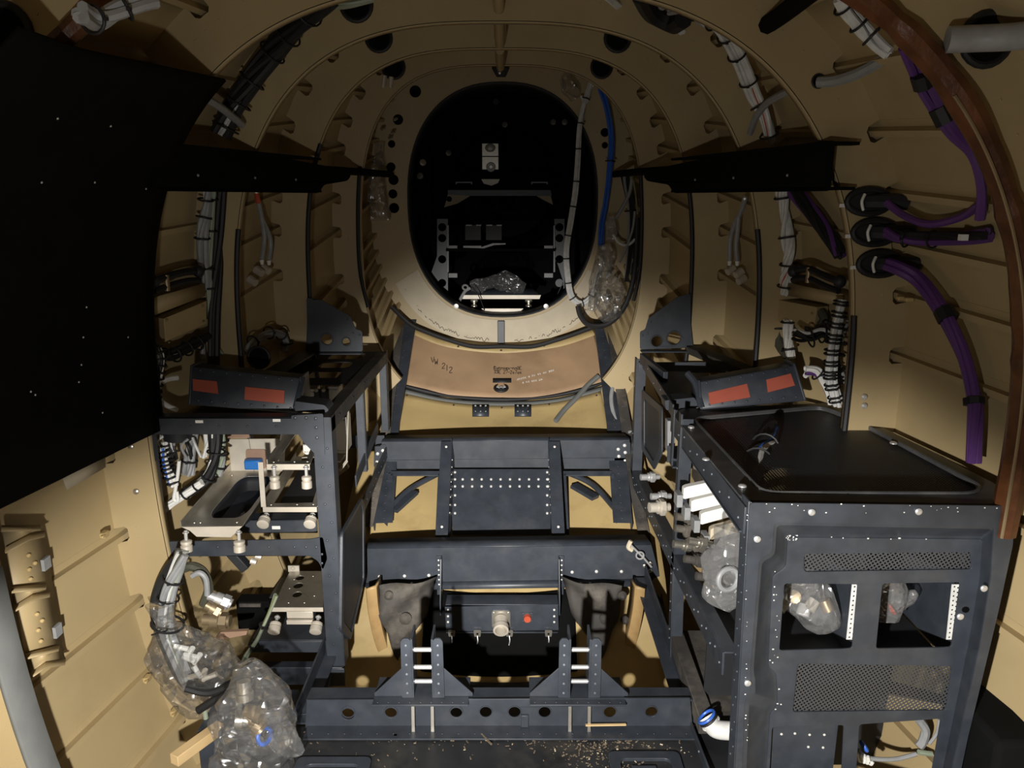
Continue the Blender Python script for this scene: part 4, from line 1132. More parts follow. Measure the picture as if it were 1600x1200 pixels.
for k in range(22):
    p = a.lerp(b, (k+.5)/22)+Vector((-.0015, .012+.012*(k % 2), 0)); mb.mt(1).rivet(p, (-1, 0, 0), .0028)
mb.build('corner_post', [BLK, BLK], t, bevel=.001)
# top lid with the fine mesh
ZL = .535
lid = rpoly([(PZ(a, b, ZL).x, PZ(a, b, ZL).y) for a, b in ((1161, 783), (1053, 652), (1062, 640), (1296, 631), (1345, 652), (1560, 760), (1575, 790))], .02)
lin = rpoly([(PZ(a, b, ZL).x, PZ(a, b, ZL).y) for a, b in ((1195, 771), (1086, 656), (1283, 638), (1335, 658), (1530, 762), (1515, 772))], .03)
mb = MB(); mb.plate(lid, [lin], .005, o=(0, 0, ZL), uy=(0, 1, 0)); lidf = mb.build('lid_frame', DLD, t, bevel=.0015)
cx = sum(a for a, b in lin)/len(lin); cy = sum(b for a, b in lin)/len(lin)
mb = MB(); mb.plate([(cx+(a-cx)*1.015, cy+(b-cy)*1.015) for a, b in lin], t=.0008, o=(0, 0, ZL-.004), uy=(0, 1, 0)); mb.build('lid_mesh', MESH_TOP, lidf, label='fine mesh sheet')
mb = MB(); mb.tube([Vector((cx+(a-cx)*1.02, cy+(b-cy)*1.02, ZL+.003)) for a, b in lin], .003, 6, closed=True, smooth=False); mb.build('lid_bead', DLD, lidf)
for (px, py) in ((1080, 668), (1103, 718), (1160, 760), (1396, 693)):
    c = PZ(px, py, ZL+.003); mb = MB(); mb._lathe([(0, .007), (.002, .007), (.004, .004), (.0041, .001)], c, (0, 0, 1), 14); mb.build('screw', STE, lidf)
# inner side members (x about .385)
XR = .390
def side_bar(name, pts, wdt, thick=.004, riv=0, m=BLK):
    mb = MB(); a, b = pts
    mb.bar(a, b, thick, wdt, (0, 1, 0) if abs((b-a).normalized().z) > .8 else (0, 0, 1))
    for k in range(riv):
        p = a.lerp(b, (k+.5)/riv)+Vector((-.0025, 0, .006*(1 if k % 2 else -1))); mb.mt(1).rivet(p, (-1, 0, 0), .0026)
    return mb.build(name, [m, PRV], t, bevel=.0008)
side_bar('top_side_rail', (Vector((.396, 1.112, .512)), Vector((.392, 1.66, .512))), .045, riv=10)
side_bar('shelf_side_rail', (Vector((XR, 1.15, .235)), Vector((XR, 2.20, .195))), .042, riv=34)
side_bar('bottom_side_rail', (Vector((XR, 1.15, -.02)), Vector((XR, 1.56, -.045))), .035, riv=6)
side_bar('side_post', (Vector((XR, 1.56, .56)), Vector((XR, 1.56, .215))), .022, riv=4)
side_bar('lower_side_post', (Vector((XR, 1.565, .21)), Vector((XR, 1.54, -.05))), .024, riv=8)
side_bar('rear_side_post', (Vector((XR, 2.16, .555)), Vector((XR, 2.16, .09))), .03, riv=3)
side_bar('rear_top_rail', (Vector((XR, 1.64, .542)), Vector((.405, 2.18, .55))), .03, riv=5)
side_bar('middle_side_post', (Vector((XR, 1.63, .55)), Vector((XR, 1.63, .42))), .018)
mb = MB(); mb.bx(XR, XR+.024, 1.546, 1.550, .215, .55); mb.build('side_post_flange', BLK, t, bevel=.0006)
mb = MB(); mb.bar((XR+.012, 1.552, .205), (XR+.012, 1.527, -.05), .024, .004, (0, 1, 0)); mb.build('lower_post_flange', BLK, t, bevel=.0006)
mb = MB(); mb.bx(XR-.002, XR+.026, 2.142, 2.146, .10, .555); mb.build('rear_post_flange', BLK, t, bevel=.0006)
mb = MB(); mb.bar((XR+.012, 1.15, .256), (XR+.012, 2.20, .216), .024, .003); mb.build('shelf_rail_flange', BLK, t, bevel=.0006)
mb = MB(); mb.bar((XR+.014, 1.12, .49), (XR+.014, 1.54, .49), .028, .003); mb.build('top_rail_flange', BLK, t, bevel=.0006)
# window frame of the rear module
w4 = [PXX(a, b, .398) for a, b in ((1005, 615), (1033, 640), (1033, 705), (1022, 728), (1005, 700))]
L2 = [(p.y, p.z) for p in w4]; cen = Vector((sum(a for a, b in L2)/5, sum(b for a, b in L2)/5))
mb = MB(); mb.plate(rpoly([(cen.x+(a-cen.x)*1.12, cen.y+(b-cen.y)*1.12) for a, b in L2], .012), [rpoly([(cen.x+(a-cen.x)*.86, cen.y+(b-cen.y)*.88) for a, b in L2], .012)], .004, o=(.398, 0, 0), ux=(0, 1, 0)); mb.build('side_guard_frame', BLK, t, bevel=.001)
mb = MB(); mb.plate(L2, t=.001, o=(.401, 0, 0), ux=(0, 1, 0)); mb.build('side_mesh_sheet', MESH_SIDE, t)
# dark cover sheet of the rear module and the skin side rail
mb = MB(); mb.plate(rpoly([(.405, 1.70), (.40, 2.02), (.50, 2.02), (.60, 1.92), (.62, 1.70)], .03), t=.004, o=(0, 0, .545), uy=(0, 1, 0)); mb.build('rear_lid', BLK, t, bevel=.002)
mb = MB(); mb.bar(P(1083, 546, 2.12), P(1180, 586, 1.80), .045, .02); mb.build('skin_side_rail', MUD, t, bevel=.002)
mb = MB(); mb.bar(P(1003, 560, 2.10), P(1040, 590, 1.90), .012, .03); mb.build('rear_brace', BLK, t, bevel=.001)
mb = MB(); mb.bx(.39, .66, 2.12, 2.124, .52, .55); mb.build('rear_cross_rail', BLK, t)
# shelf sheet and partitions behind the front windows
mb = MB(); mb.bx(.42, .78, 1.17, 1.62, .222, .226); mb.build('shelf', SAT, t)
for (x, lab) in ((.623, 0), (.79, 0)):
    mb = MB(); mb.bx(x-.002, x+.002, 1.18, 1.50, .222, .52); mb.build('partition', BLK, t)
for px in (1331, 1487):
    c0, c1 = P(px+2, 913, YR+.02), P(px-7, 999, YR+.02); mb = MB()
    u = (c1-c0).normalized(); L = (c1-c0).length; hs = []
    for k in range(12): hs += [circ(.003, L*(k+.5)/12, .0017, 8), circ(.009, L*(k+.5)/12+.002, .0017, 8)]
    mb.plate([(-.002, 0), (.013, 0), (.013, L), (-.002, L)], hs, .001, o=c0, ux=(1, 0, 0), uy=u); mb.build('perforated_strip', WHT, t, label='pale perforated strip')
mb = MB(); a, b = P(1206, 1130, YR+.01), P(1298, 1240, YR+.01); mb.bx(a.x-.02, b.x, YR+.012, YR+.016, b.z, a.z+.02)
mb.mt(1)
for (px, py) in ((1221, 1147), (1242, 1146), (1265, 1148), (1288, 1148), (1263, 1167), (1286, 1168)): mb.rivet(P(px, py, YR+.012), (0, -1, 0), .0026)
mb.build('blanking_plate', [BLK, RIV], t, label='dark blanking plate with rivets')
# lower deck of the right rack
mb = MB(); mb.bx(.40, .60, 1.25, 1.60, .02, .024); mb.build('lower_shelf', MUD, t, bevel=.001)
mb = MB(); mb.bar(Vector((.408, 1.28, .012)), Vector((.404, 1.58, .035)), .03, .035); mb.build('lower_deck_rail', MUD, t, bevel=.002)
mb = MB(); mb.bx(.395, .80, 1.70, 1.704, .40, .44); mb.bx(.40, .70, 1.66, 1.70, .40, .404); mb.build('cross_rail', BLK, t)
mb = MB(); px_plate(mb, [(1041, 655), (1053, 655), (1053, 704), (1041, 704)], 1.75, .03); mb.build('grey_box', GRY, t, bevel=.002)
mb = MB(); mb.bx(.42, .79, 1.36, 1.364, -.14, .215); mb.build('dark_backing', SAT, t)  # dark sheet added so the space behind mesh and windows stays black
# ============================================================ LINING, DUCTS, CABLES, BAGS, TAIL
def on_skin(px, py, d=0.0, y0=.5):
    """where the line of sight meets the skin inset by d"""
    r = ray(px, py)
    def f(t):
        p = Vector((CAMX, 0, CAMZ))+r*t
        hw, top, zc, n, zb_, n2 = station(p.y); hw -= d; top -= d; zb_ += d
        e, H = (n, top-zc) if p.z >= zc else (n2, zc-zb_)
        return (abs(p.x)/hw)**e+(abs(p.z-zc)/H)**e-1
    t = y0
    while f(t) < 0 and t < 5: t += .02
    a, b = t-.02, t
    for _ in range(20):
        m = (a+b)/2
        if f(m) < 0: a = m
        else: b = m
    return Vector((CAMX, 0, CAMZ))+r*a
def R3(pts, d=.03):
    """path on the skin; a point may carry its own inset or, as ('Y', y), its own depth"""
    out = []
    for p in pts:
        if len(p) == 2: out.append(on_skin(p[0], p[1], d))
        elif isinstance(p[2], str): out.append(P(p[0], p[1], float(p[2])))
        else: out.append(on_skin(p[0], p[1], p[2]))
    return out
def Y3(pts, Y):
    return [P(p[0], p[1], p[2] if len(p) > 2 else Y) for p in pts]
def harness(name, label, path, strands, ties=(), cat='cable', spread=.008, twist=1.2, tie_r=None, tie_m=RUB, sub=6, group=None):
    """wires laid side by side, one mesh per colour, with separate ties"""
    t = thing(name, label, cat, path[len(path)//2], group)
    C_ = catmull(path, sub); N = len(C_)
    T = [(C_[min(i+1, N-1)]-C_[max(i-1, 0)]).normalized() for i in range(N)]
    prev = None; F = []
    for d in T:
        if prev is None: a = d.cross(Vector((0, 0, 1))) if abs(d.z) < .9 else d.cross(Vector((1, 0, 0)))
        else: a = prev-d*prev.dot(d)
        a.normalize(); prev = a; F.append((a, d.cross(a)))
    for nm, m, n, r in strands:
        mb = MB()
        for k in range(n):
            ph = random.uniform(0, 6.28); q = spread*math.sqrt(random.uniform(.05, 1))
            if n == 1 and len(strands) == 1: q = 0
            pts = []
            for i in range(N):
                a, b = F[i]; u = i/max(N-1, 1)
                w_ = ph+twist*u*2+.25*math.sin(u*9+ph*3)
                pts.append(C_[i]+a*q*math.cos(w_)+b*q*math.sin(w_))
            mb.tube(pts, r, 7, smooth=False)
        mb.build(nm, m, t)
    rr = tie_r or spread*1.25+.004
    for u in ties:
        i = min(int(u*(N-1)), N-1); mb = MB()
        mb.ring(C_[i], T[i], rr, .0022, 16, 6); a, b = F[i]
        mb.box(C_[i]+a*(rr+.002), (.005, .005, .004)); mb.build('cable_tie', tie_m, t)
    return t
def tubething(name, label, path, r, m, cat='cable', n=8, k=6):
    mb = MB(); mb.tube(path, r, n, k); return tag(mb.build(name, m), label, cat)

# ---- black lining panel, left
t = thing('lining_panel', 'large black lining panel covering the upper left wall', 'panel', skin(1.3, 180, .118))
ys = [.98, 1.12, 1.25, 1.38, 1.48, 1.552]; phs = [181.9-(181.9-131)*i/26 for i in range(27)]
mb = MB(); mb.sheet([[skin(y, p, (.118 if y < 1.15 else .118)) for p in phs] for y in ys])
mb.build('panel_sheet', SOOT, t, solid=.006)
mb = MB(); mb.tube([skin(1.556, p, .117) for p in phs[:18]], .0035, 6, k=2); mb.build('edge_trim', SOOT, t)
mb = MB(); mb.tube([skin(1.53, p, .121) for p in phs[1:14]], .0016, 5, k=2); mb.build('edge_bead', GRY, t, label='thin grey bead along the edge')
for (px, py) in ((90, 185), (173, 197), (65, 285), (148, 285), (228, 295), (135, 480), (130, 527), (127, 570), (55, 617), (123, 597), (200, 527), (48, 612), (160, 645)):
    c = on_skin(px, py, .121); mb = MB(); mb.rivet(c, (1, -.4, 0), .002); mb.build('screw', RIV, t)

# ---- black side ducts
for s, lab in ((-1, 'long black duct along the upper left wall, across the frames'), (1, 'long black duct along the upper right wall, across the frames')):
    a = P(243, 260, 1.49) if s < 0 else P(1293, 262, 1.49)
    b = P(548, 262, 2.28) if s < 0 else P(1006, 258, 2.30)
    a.z = b.z = 0; ux = (b-a).normalized(); L = (b-a).length
    t = thing('side_duct', lab, 'duct', (a.x, a.y, 1.06))
    nr = ux.cross(Vector((0, 0, 1)))
    out = Vector((-1 if s < 0 else 1, 0, 0)); out = (out-ux*out.dot(ux)).normalized()
    mb = MB(); pr = rpoly([(0, 1.013), (L*.76, 1.013), (L*.80, 1.035), (L*.97, 1.048), (L, 1.062), (L*.98, 1.075), (L*.80, 1.085), (L*.5, 1.098), (0, 1.105)], .012)
    mb.plate(pr, t=.012, o=a+out*.006, ux=ux, uy=(0, 0, 1)); mb.build('duct_face', SOOT, t, bevel=.003)
    mb = MB(); mb.plate([(0, -.004), (L*.78, -.004), (L*.7, .035), (0, .065)], t=.006, o=a+Vector((0, 0, 1.1)), ux=ux, uy=out); mb.build('duct_top', SOOT, t)
    mb = MB(); mb.plate([(0, 0), (L*.78, 0), (L*.7, .035), (0, .065)], t=.006, o=a+Vector((0, 0, 1.018)), ux=ux, uy=out); mb.build('duct_bottom', SOOT, t)
    mb = MB(); mb.tube([a+ux*L*.85+Vector((0, 0, 1.075))+out*.02, (b.x+s*.0, 2.45, 1.078), (s*.385, 2.76, 1.08)], .011, 6, k=5); mb.build('tail_strap', SOOT, t)
    for u in (.15, .4, .62):
        mb = MB(); mb.rivet(a+ux*L*u+Vector((0, 0, 1.045))-out*.001, -out, .003); mb.build('screw', GRY, t)

# ---- overhead cables
harness('wire_harness', 'black sleeved harness with white wires arching up the left wall', R3([(347, 212), (372, 160), (418, 92), (466, 36), (512, -8)], .055),
        [('black_wires', RUB, 12, .0075), ('white_wires', WHT, 3, .0042)], (.1, .25, .4, .55, .7, .85), spread=.020)
harness('wire_harness', 'pair of pale green wires at the top edge of the left wall', R3([(490, 30), (510, 14), (545, 8), (585, -2)], .06), [('green_wires', GRN, 2, .005)], spread=.004)
tubething('air_hose', 'grey hose crossing the black sleeved harness, upper left', R3([(312, 148), (345, 168), (378, 195)], .075), .0085, GRY, 'hose')
mb = MB(); mb.bar(on_skin(404, 195, .06), on_skin(393, 222, .05), .012, .012); tag(mb.build('clip', YEL, bevel=.002), 'tan clip at the lower end of the upper left hose', 'clip')
harness('wire_harness', 'grey cable bundle at the very top left above the black lining panel', R3([(125, 20), (150, 30), (195, 10), (240, -5)], .14), [('grey_wires', GRY, 5, .007)], (.3, .7), spread=.010)
harness('wire_harness', 'white cable bundle running down the upper right wall with black ties', R3([(1050, 12), (1075, 8), (1102, 28), (1122, 36), (1142, 66), (1161, 105), (1178, 148), (1194, 180), (1204, 222)], .055),
        [('white_wires', WHT, 9, .0055), ('grey_wires', GRY, 2, .005), ('red_wire', ORG, 1, .002)], (.2, .33, .47, .58, .7, .82, .97), spread=.0125)
harness('wire_harness', 'sagging white cable at the top, right of centre', R3([(940, -12), (975, 18), (1000, 38), (1025, 56), (1048, 60), (1066, 52)], .05), [('white_wires', WHT, 4, .005)], (.5, .72), spread=.006)
tubething('air_hose', 'fat black hose at the top right behind the sagging white cable', R3([(1000, -10), (1018, 20), (1050, 38), (1068, 30)], .045), .02, RUB, 'hose')
tubething('air_hose', 'short grey stub hose at the top edge, right of centre', R3([(1030, -8), (1036, 8)], .05), .011, GRY, 'hose')
tubething('support_bar', 'black slanting bar at the top right between the frames', [P(1168, 58, 1.58), P(1215, 28, 1.50), P(1275, -18, 1.36)], .017, SOOT, 'bar')
tubething('air_hose', 'grey hose crossing the white bundle on the upper right wall', R3([(1172, 208), (1180, 185), (1200, 160), (1236, 141)], .07), .0075, GRY, 'hose')
mb = MB(); mb.bar(on_skin(1150, 200, .05), on_skin(1158, 226, .05), .012, .012); tag(mb.build('clip', YEL, bevel=.002), 'tan clip at the lower end of the upper right hose', 'clip')
harness('wire_harness', 'white cable bundle entering at the upper right corner beside blue cable', R3([(1308, -5), (1334, 26), (1362, 56), (1392, 80)], .045), [('white_wires', WHT, 7, .005)], (.2, .45, .7), spread=.010)
harness('wire_harness', 'blue cable at the upper right corner', R3([(1350, 0), (1372, 24), (1412, 52)], .04), [('blue_wires', BLU, 3, .006)], (.45,), spread=.006)
tubething('air_hose', 'grey hose leaving the grommet hole in the frame, upper right', [P(1278, 128, 1.525), P(1306, 126, 1.50), P(1345, 113, 1.45), P(1388, 88, 1.40), P(1418, 66, 1.36), P(1455, 90, 1.30)], .010, GRY, 'hose')
harness('wire_harness', 'purple cable hanging near the top of the brown sealant strip', R3([(1418, 70), (1432, 105), (1442, 130), (1462, 165), (1486, 205), (1515, 240), (1530, 290), (1530, 340)], .035), [('purple_wires', PUR, 3, .007)], (), spread=.008)
for pts, lab in (([(1438, 115), (1444, 135)], 'black sleeve high on the purple cable by the sealant strip'), ([(1466, 168), (1478, 192)], 'black sleeve low on the purple cable by the sealant strip')):
    tubething('sleeve', lab, R3(pts, .035), .016, RUB, 'sleeve')
mb = MB(); mb.tube([P(1480, 62, 1.10), P(1530, 60, 1.09), P(1575, 58, 1.07), P(1640, 52, 1.03)], .017, 18); tag(mb.build('grey_conduit', GRY), 'grey conduit passing through the large black grommet, upper right corner', 'conduit')

# ---- right wall cables
harness('wire_harness', 'thick white twisted bundle hanging below the right duct', R3([(1222, 296), (1227, 345), (1232, 395), (1230, 430), (1226, 460)], .05), [('white_wires', WHT, 9, .005), ('red_wire', ORG, 1, .002)], (.12, .38, .66, .88), spread=.012, twist=4)
tubething('conduit', 'dark olive sleeved conduit running down beside the thick white bundle', R3([(1206, 292), (1210, 340), (1213, 420), (1215, 500), (1217, 535), (1234, 558)], .045), .0135, OLV, 'conduit')
for (px, py) in ((1207, 323), (1213, 393), (1214, 463), (1216, 513)):
    c = on_skin(px, py, .045); mb = MB(); mb.ring(c, (0, .1, 1), .016, .0025, 16, 6); tag(mb.build('cable_tie', RUB), 'black cable tie round the olive conduit, right wall', 'cable tie', group='ties on the olive conduit')
harness('wire_harness', 'dark purple and black harness slanting under the right duct', R3([(1240, 298), (1268, 330), (1296, 368), (1316, 398)], .04), [('purple_wires', PUR, 3, .006), ('black_wires', RUB, 5, .007)], (), spread=.014)
harness('wire_harness', 'white bundle closely wrapped in black lacing behind the three grommet frame', Y3([(1316, 468), (1309, 500), (1302, 535), (1299, 570), (1300, 600), (1310, 634)], 1.60), [('white_wires', WHT, 8, .0048)], [i/21 for i in range(1, 21)], spread=.009)
harness('wire_harness', 'second laced bundle partly hidden behind the closely laced white bundle', Y3([(1320, 500), (1316, 530), (1308, 565), (1316, 600)], 1.66), [('grey_wires', GRY, 5, .0045)], (.2, .4, .6, .8), spread=.008)
harness('wire_harness', 'short pale blue white bundle below the junction box, right wall', R3([(1232, 500), (1231, 530), (1234, 560)], .06), [('white_wires', LAB, 8, .0045)], (.15, .75), spread=.010)
harness('wire_harness', 'white and purple looped cable behind the right red label bracket', Y3([(1258, 582), (1275, 582), (1290, 600), (1302, 628)], 1.68), [('white_wires', LAB, 4, .006), ('purple_wire', PUR, 2, .007)], (.4,), spread=.009)
t = thing('junction_box', 'tan junction box on the right wall beside the olive conduit', 'junction box', on_skin(1245, 490, .05))
mb = MB(); q = [on_skin(a, b, .055) for a, b in ((1214, 468), (1276, 480), (1272, 512), (1214, 502))]; mb.add(q+[p+Vector((.035, .02, 0)) for p in q], [(0, 1, 2, 3), (7, 6, 5, 4), (0, 4, 5, 1), (1, 5, 6, 2), (2, 6, 7, 3), (3, 7, 4, 0)]); mb.build('cover', TAN, t, bevel=.001)
for (px, py) in ((1268, 490), (1269, 505)): mb = MB(); mb.rivet(on_skin(px, py, .058), (-1, -.6, 0), .003); mb.build('screw', COP, t)
mb = MB(); q = [on_skin(a, b, .05) for a, b in ((1232, 442), (1318, 460), (1318, 478), (1232, 462))]; mb.add(q, [(0, 1, 2, 3)]); mb.build('upper_plate', TAN, t, solid=.004)
for pts, lab in (([(1240, 424), (1262, 420), (1290, 432), (1312, 440)], 'black link bracket on the right wall above the tan junction box'), ([(240, 440), (262, 432), (290, 425), (310, 424)], 'black link bracket on the left wall above the tan junction plates')):
    t = thing('link_bracket', lab, 'bracket', on_skin(*pts[1], .07)); mb = MB(); c3 = R3(pts, .07); mb.tube(c3, .008, 8); mb.tube([p+Vector((0, .0, -.02)) for p in c3], .007, 8); mb.build('link_arm', RUB, t)
    mb = MB(); mb.ball(c3[0], .014, 10); mb.build('clamp', SAT, t); mb = MB(); mb.ball(c3[-1], .014, 10); mb.build('clamp', SAT, t)
    mb = MB(); mb.cyl(c3[1]+Vector((0, -.008, -.03)), c3[1]+Vector((0, -.008, .004)), .006); mb.build('pin', COP, t)
tubething('air_hose', 'grey elbow hose behind the tan junction box', R3([(1282, 486), (1288, 500), (1276, 512), (1262, 514)], .04), .010, OLV, 'hose')
harness('wire_harness', 'tangle of dark and white wires under the tan junction box, right wall', Y3([(1240, 522), (1262, 528), (1285, 520), (1300, 530)], 1.66), [('white_wires', WHT, 3, .003), ('black_wires', RUB, 5, .004)], (.4, .7), spread=.014)
# three cable grommets through the frame
for i, (cx, cy) in enumerate(((1357, 315), (1366, 363), (1374, 412))):
    lab = ('top black cable grommet in the right frame', 'middle black cable grommet in the right frame', 'lowest black cable grommet in the right frame, purple cable leaving it')[i]
    c = P(cx, cy, 1.522); t = thing('cable_grommet', lab, 'grommet', c)
    mb = MB(); Rr = [Vector((c.x+.042*math.cos(a)*1.0, c.y-.002, c.z+.023*math.sin(a))) for a in [2*math.pi*k/24 for k in range(24)]]
    mb.tube(Rr, .006, 8, closed=True, smooth=False); mb.add([p+Vector((0, .001, 0)) for p in Rr], [tuple(range(24))]); mb.build('rubber_ring', RUB, t)
    mb = MB(); mb.tube([c+Vector((-.012, -.008, .014)), c+Vector((-.018, -.012, 0)), c+Vector((-.012, -.008, -.016))], .0028, 6); mb.build('pale_clip', LAB, t)
    mb = MB(); mb.tube([c+Vector((0, .004, 0)), c+Vector((.03, -.022, .0)), c+Vector((.06, -.032, -.001))], .015, 8); mb.build('cable_boot', SAT, t)
    p = P(cx-38, cy+6, 1.526); mb = MB(); mb.plate([(p.x-.009, p.z-.004), (p.x+.009, p.z-.003), (p.x+.009, p.z+.004), (p.x-.009, p.z+.003)], t=.001, o=(0, 1.5265, 0)); tag(mb.build('frame_label', LAB), 'small white label left of the '+('top', 'middle', 'lowest')[i]+' black cable grommet', 'label')
harness('wire_harness', 'long purple cable dropping from the lowest grommet to the right rack', [P(1388, 412, 1.49), P(1410, 420, 1.46), P(1440, 440, 1.43), P(1476, 490, 1.36), P(1506, 555, 1.31), P(1522, 620, 1.27), P(1523, 660, 1.255), P(1521, 722, 1.25)],
        [('purple_wires', PUR, 7, .0072)], (), spread=.0085)
for a, b, lab in (((1474, 484, 1.365), (1482, 500, 1.35), 'black sleeve on the purple cable below the middle stringer'), ((1521, 622, 1.27), (1522, 632, 1.265), 'black sleeve on the purple cable just above the right rack')):
    tubething('sleeve', lab, [P(*a), P(*b)], .0175, RUB, 'sleeve')
harness('wire_harness', 'dark purple cable leaving the middle grommet along the stringer', [P(1385, 364, 1.49), P(1410, 372, 1.46), P(1450, 374, 1.42), P(1495, 372, 1.36), P(1545, 366, 1.28)], [('purple_wires', PUR, 3, .006), ('black_wires', RUB, 4, .007)], (.3, .55), spread=.009)
tubething('wire', 'dark purple cable rising from the top grommet towards the sealant strip', [P(1385, 316, 1.49), P(1410, 335, 1.46), P(1450, 350, 1.40), P(1500, 340, 1.34), P(1530, 320, 1.28)], .007, PUR)
mb = MB(); c = on_skin(1505, 371, .05); mb.box(c, (.012, .01, .01)); tag(mb.build('end_clip', LAB), 'small white clip at the end of the middle purple cable', 'clip')
for (px, py, r) in ((1350, 620, .006), (1350, 634, .006)):
    c = P(px, py, 1.526); mb = MB(); mb._lathe([(0, r), (.003, r), (.006, r*.5), (.0061, .001)], c, (0, -1, 0), 14); tag(mb.build('screw', STE), 'bright screw head low on the right frame above the rack', 'screw', group='screws low on the right frame')
for (px, py) in ((1408, 466), (1420, 468)):
    c = on_skin(px, py, .03); mb = MB(); mb.box(c, (.016, .012, .008)); tag(mb.build('cable_mount', YEL, bevel=.002), 'tan cable mount on the stringer below the purple cable', 'cable mount', group='cable mounts on the right stringer')

# ---- left wall cables
harness('wire_harness', 'grey clamped harness running down the left wall beside green wires', R3([(322, 298), (320, 330), (316, 360), (317, 400), (326, 450)], .05), [('grey_wires', GRY, 6, .006), ('white_wires', WHT, 2, .004)], (.15, .35, .62, .85), spread=.010)
harness('wire_harness', 'pale green and white wires down the left wall with black ties', R3([(333, 298), (331, 350), (328, 420), (330, 480), (336, 540), (342, 590)], .055), [('green_wires', GRN, 4, .0036), ('white_wires', LAB, 1, .003)], (.08, .25, .4, .52, .7), spread=.006)
harness('wire_harness', 'black harness down the left wall right of the green wires', R3([(346, 298), (342, 370), (337, 450), (334, 520), (334, 620)], .06), [('black_wires', RUB, 6, .0065)], (), spread=.009)
harness('wire_harness', 'short pale blue bundle below the tan junction plates, left wall', R3([(318, 528), (317, 560)], .05), [('white_wires', GRY, 5, .004)], (.2,), spread=.007)
tubething('wire', 'yellowish wire running into the round hole in the left frame', R3([(333, 518), (338, 540), (348, 553)], .06), .004, GRN)
for s, pa, pb, cn, lab in ((-1, [(400, 300), (404, 318), (409, 342), (413, 372), (409, 406)], [(409, 342), (420, 366), (423, 385), (420, 407)], ((400, 421), (411, 418), (390, 436)), 'left'), (1, [(1164, 310), (1158, 330), (1148, 350), (1141, 375), (1140, 408)], [(1154, 338), (1152, 365), (1150, 385), (1152, 408)], ((1146, 419), (1159, 424), (1163, 434)), 'right')):
    t = thing('forked_cable', 'grey forked cable with white tips on the '+lab+' wall', 'cable', on_skin(*pa[2], .05))
    for L in (pa, pb): mb = MB(); mb.tube(R3(L, .05), .0062, 8); b_ = mb.build('grey_branch', GRY, t)
    mb = MB(); mb.ball(on_skin(*pa[0], .05), .007); mb.build('ferrule', STE, t)
    mb = MB(); q = R3(pa, .05); mb.tube([q[0], q[0].lerp(q[1], .9)], .0068, 8); mb.build('red_band', ORG if s < 0 else GRY, t)
    for L in (pa, pb): mb = MB(); c = on_skin(*L[-1], .05); mb.cyl(c, c+Vector((0, 0, -.012)), .006, .004, 8); mb.build('tip', LAB, t, label='white tip')
    for (a, b) in cn:
        c = on_skin(a, b, .03); mb = MB(); mb.cyl(c, c+Vector((-s*.018, -.008, -.01)), .012, .010, 10); tag(mb.build('cable_plug', ALP), 'pale plug on the '+lab+' wall below the forked cable', 'plug', group='plugs below the '+lab+' forked cable')
harness('wire_harness', 'grey white arched harness behind the left rack near the second frame', R3([(380, 552), (395, 534), (420, 520), (440, 522), (448, 536), (447, 550)], .05), [('grey_wires', GRY, 6, .0055)], (.2, .4, .6, .8), spread=.010)
tubething('wire', 'white stub wire under the arched harness behind the left rack', R3([(400, 548), (404, 575)], .05), .005, LAB)
t = thing('junction_plate', 'tan screwed junction plate on the left wall under the link bracket', 'plate', on_skin(290, 505, .06))
mb = MB(); q = [on_skin(a, b, .06) for a, b in ((256, 498), (323, 470), (323, 506), (259, 534))]; mb.add(q+[p+Vector((-.03, .02, 0)) for p in q], [(0, 1, 2, 3), (7, 6, 5, 4), (0, 4, 5, 1), (1, 5, 6, 2), (2, 6, 7, 3), (3, 7, 4, 0)]); mb.build('cover', TAN, t, bevel=.001)
for (px, py) in ((261, 500), (317, 478), (318, 502)): mb = MB(); mb.rivet(on_skin(px, py, .063), (1, -.6, 0), .003); mb.build('screw', COP, t)
mb = MB(); q = [on_skin(a, b, .05) for a, b in ((236, 466), (320, 442), (320, 462), (236, 494))]; mb.add(q, [(0, 1, 2, 3)]); mb.build('upper_plate', TAN, t, solid=.004)
harness('wire_harness', 'black tied white wires running along under the tan junction plate, left wall', R3([(240, 545), (262, 558), (285, 548), (305, 538), (322, 528)], .06), [('white_wires', WHT, 4, .004), ('black_wires', RUB, 5, .006)], (.2, .4, .6, .8), spread=.010)
harness('wire_harness', 'bright white laced bundle at the edge of the lining panel above the left rack', [P(240, 540, 1.60), P(248, 560, 1.60), P(244, 590, 1.60), P(240, 620, 1.60), P(240, 640, 1.60)], [('white_wires', LAB, 6, .0038), ('black_wires', RUB, 2, .004)], [i/12 for i in range(1, 12)], spread=.009)
tubething('air_hose', 'pale looped hose above the left rack at the lining panel edge', [P(278, 590, 1.66), P(258, 594, 1.64), P(247, 606, 1.62), P(250, 624, 1.61), P(262, 634, 1.62), P(276, 640, 1.64)], .006, WHT, 'hose')
# inside the left rack
harness('wire_harness', 'thick black cable curving down inside the left rack opening', Y3([(336, 655), (338, 690), (336, 720), (326, 745), (308, 760), (290, 770)], 1.66), [('black_wires', RUB, 7, .007), ('white_wires', LAB, 2, .0035)], (.3, .6), spread=.012)
harness('wire_harness', 'white wires dropping behind the front rail beside the black cable, left rack', Y3([(322, 655), (326, 690), (322, 715)], 1.70), [('white_wires', LAB, 3, .004)], (), spread=.008)
harness('wire_harness', 'pale green tied harness right of the black cable, left rack', Y3([(342, 660), (346, 695), (344, 720), (338, 742)], 1.72), [('green_wires', GRN, 4, .005), ('grey_wires', GRY, 3, .005)], (.3, .55, .8), spread=.010)
harness('wire_harness', 'white harness sweeping to the lower left inside the left rack', Y3([(316, 754), (296, 768), (282, 778), (266, 788), (252, 798)], 1.64), [('white_wires', LAB, 4, .005)], (.15, .4), spread=.006)
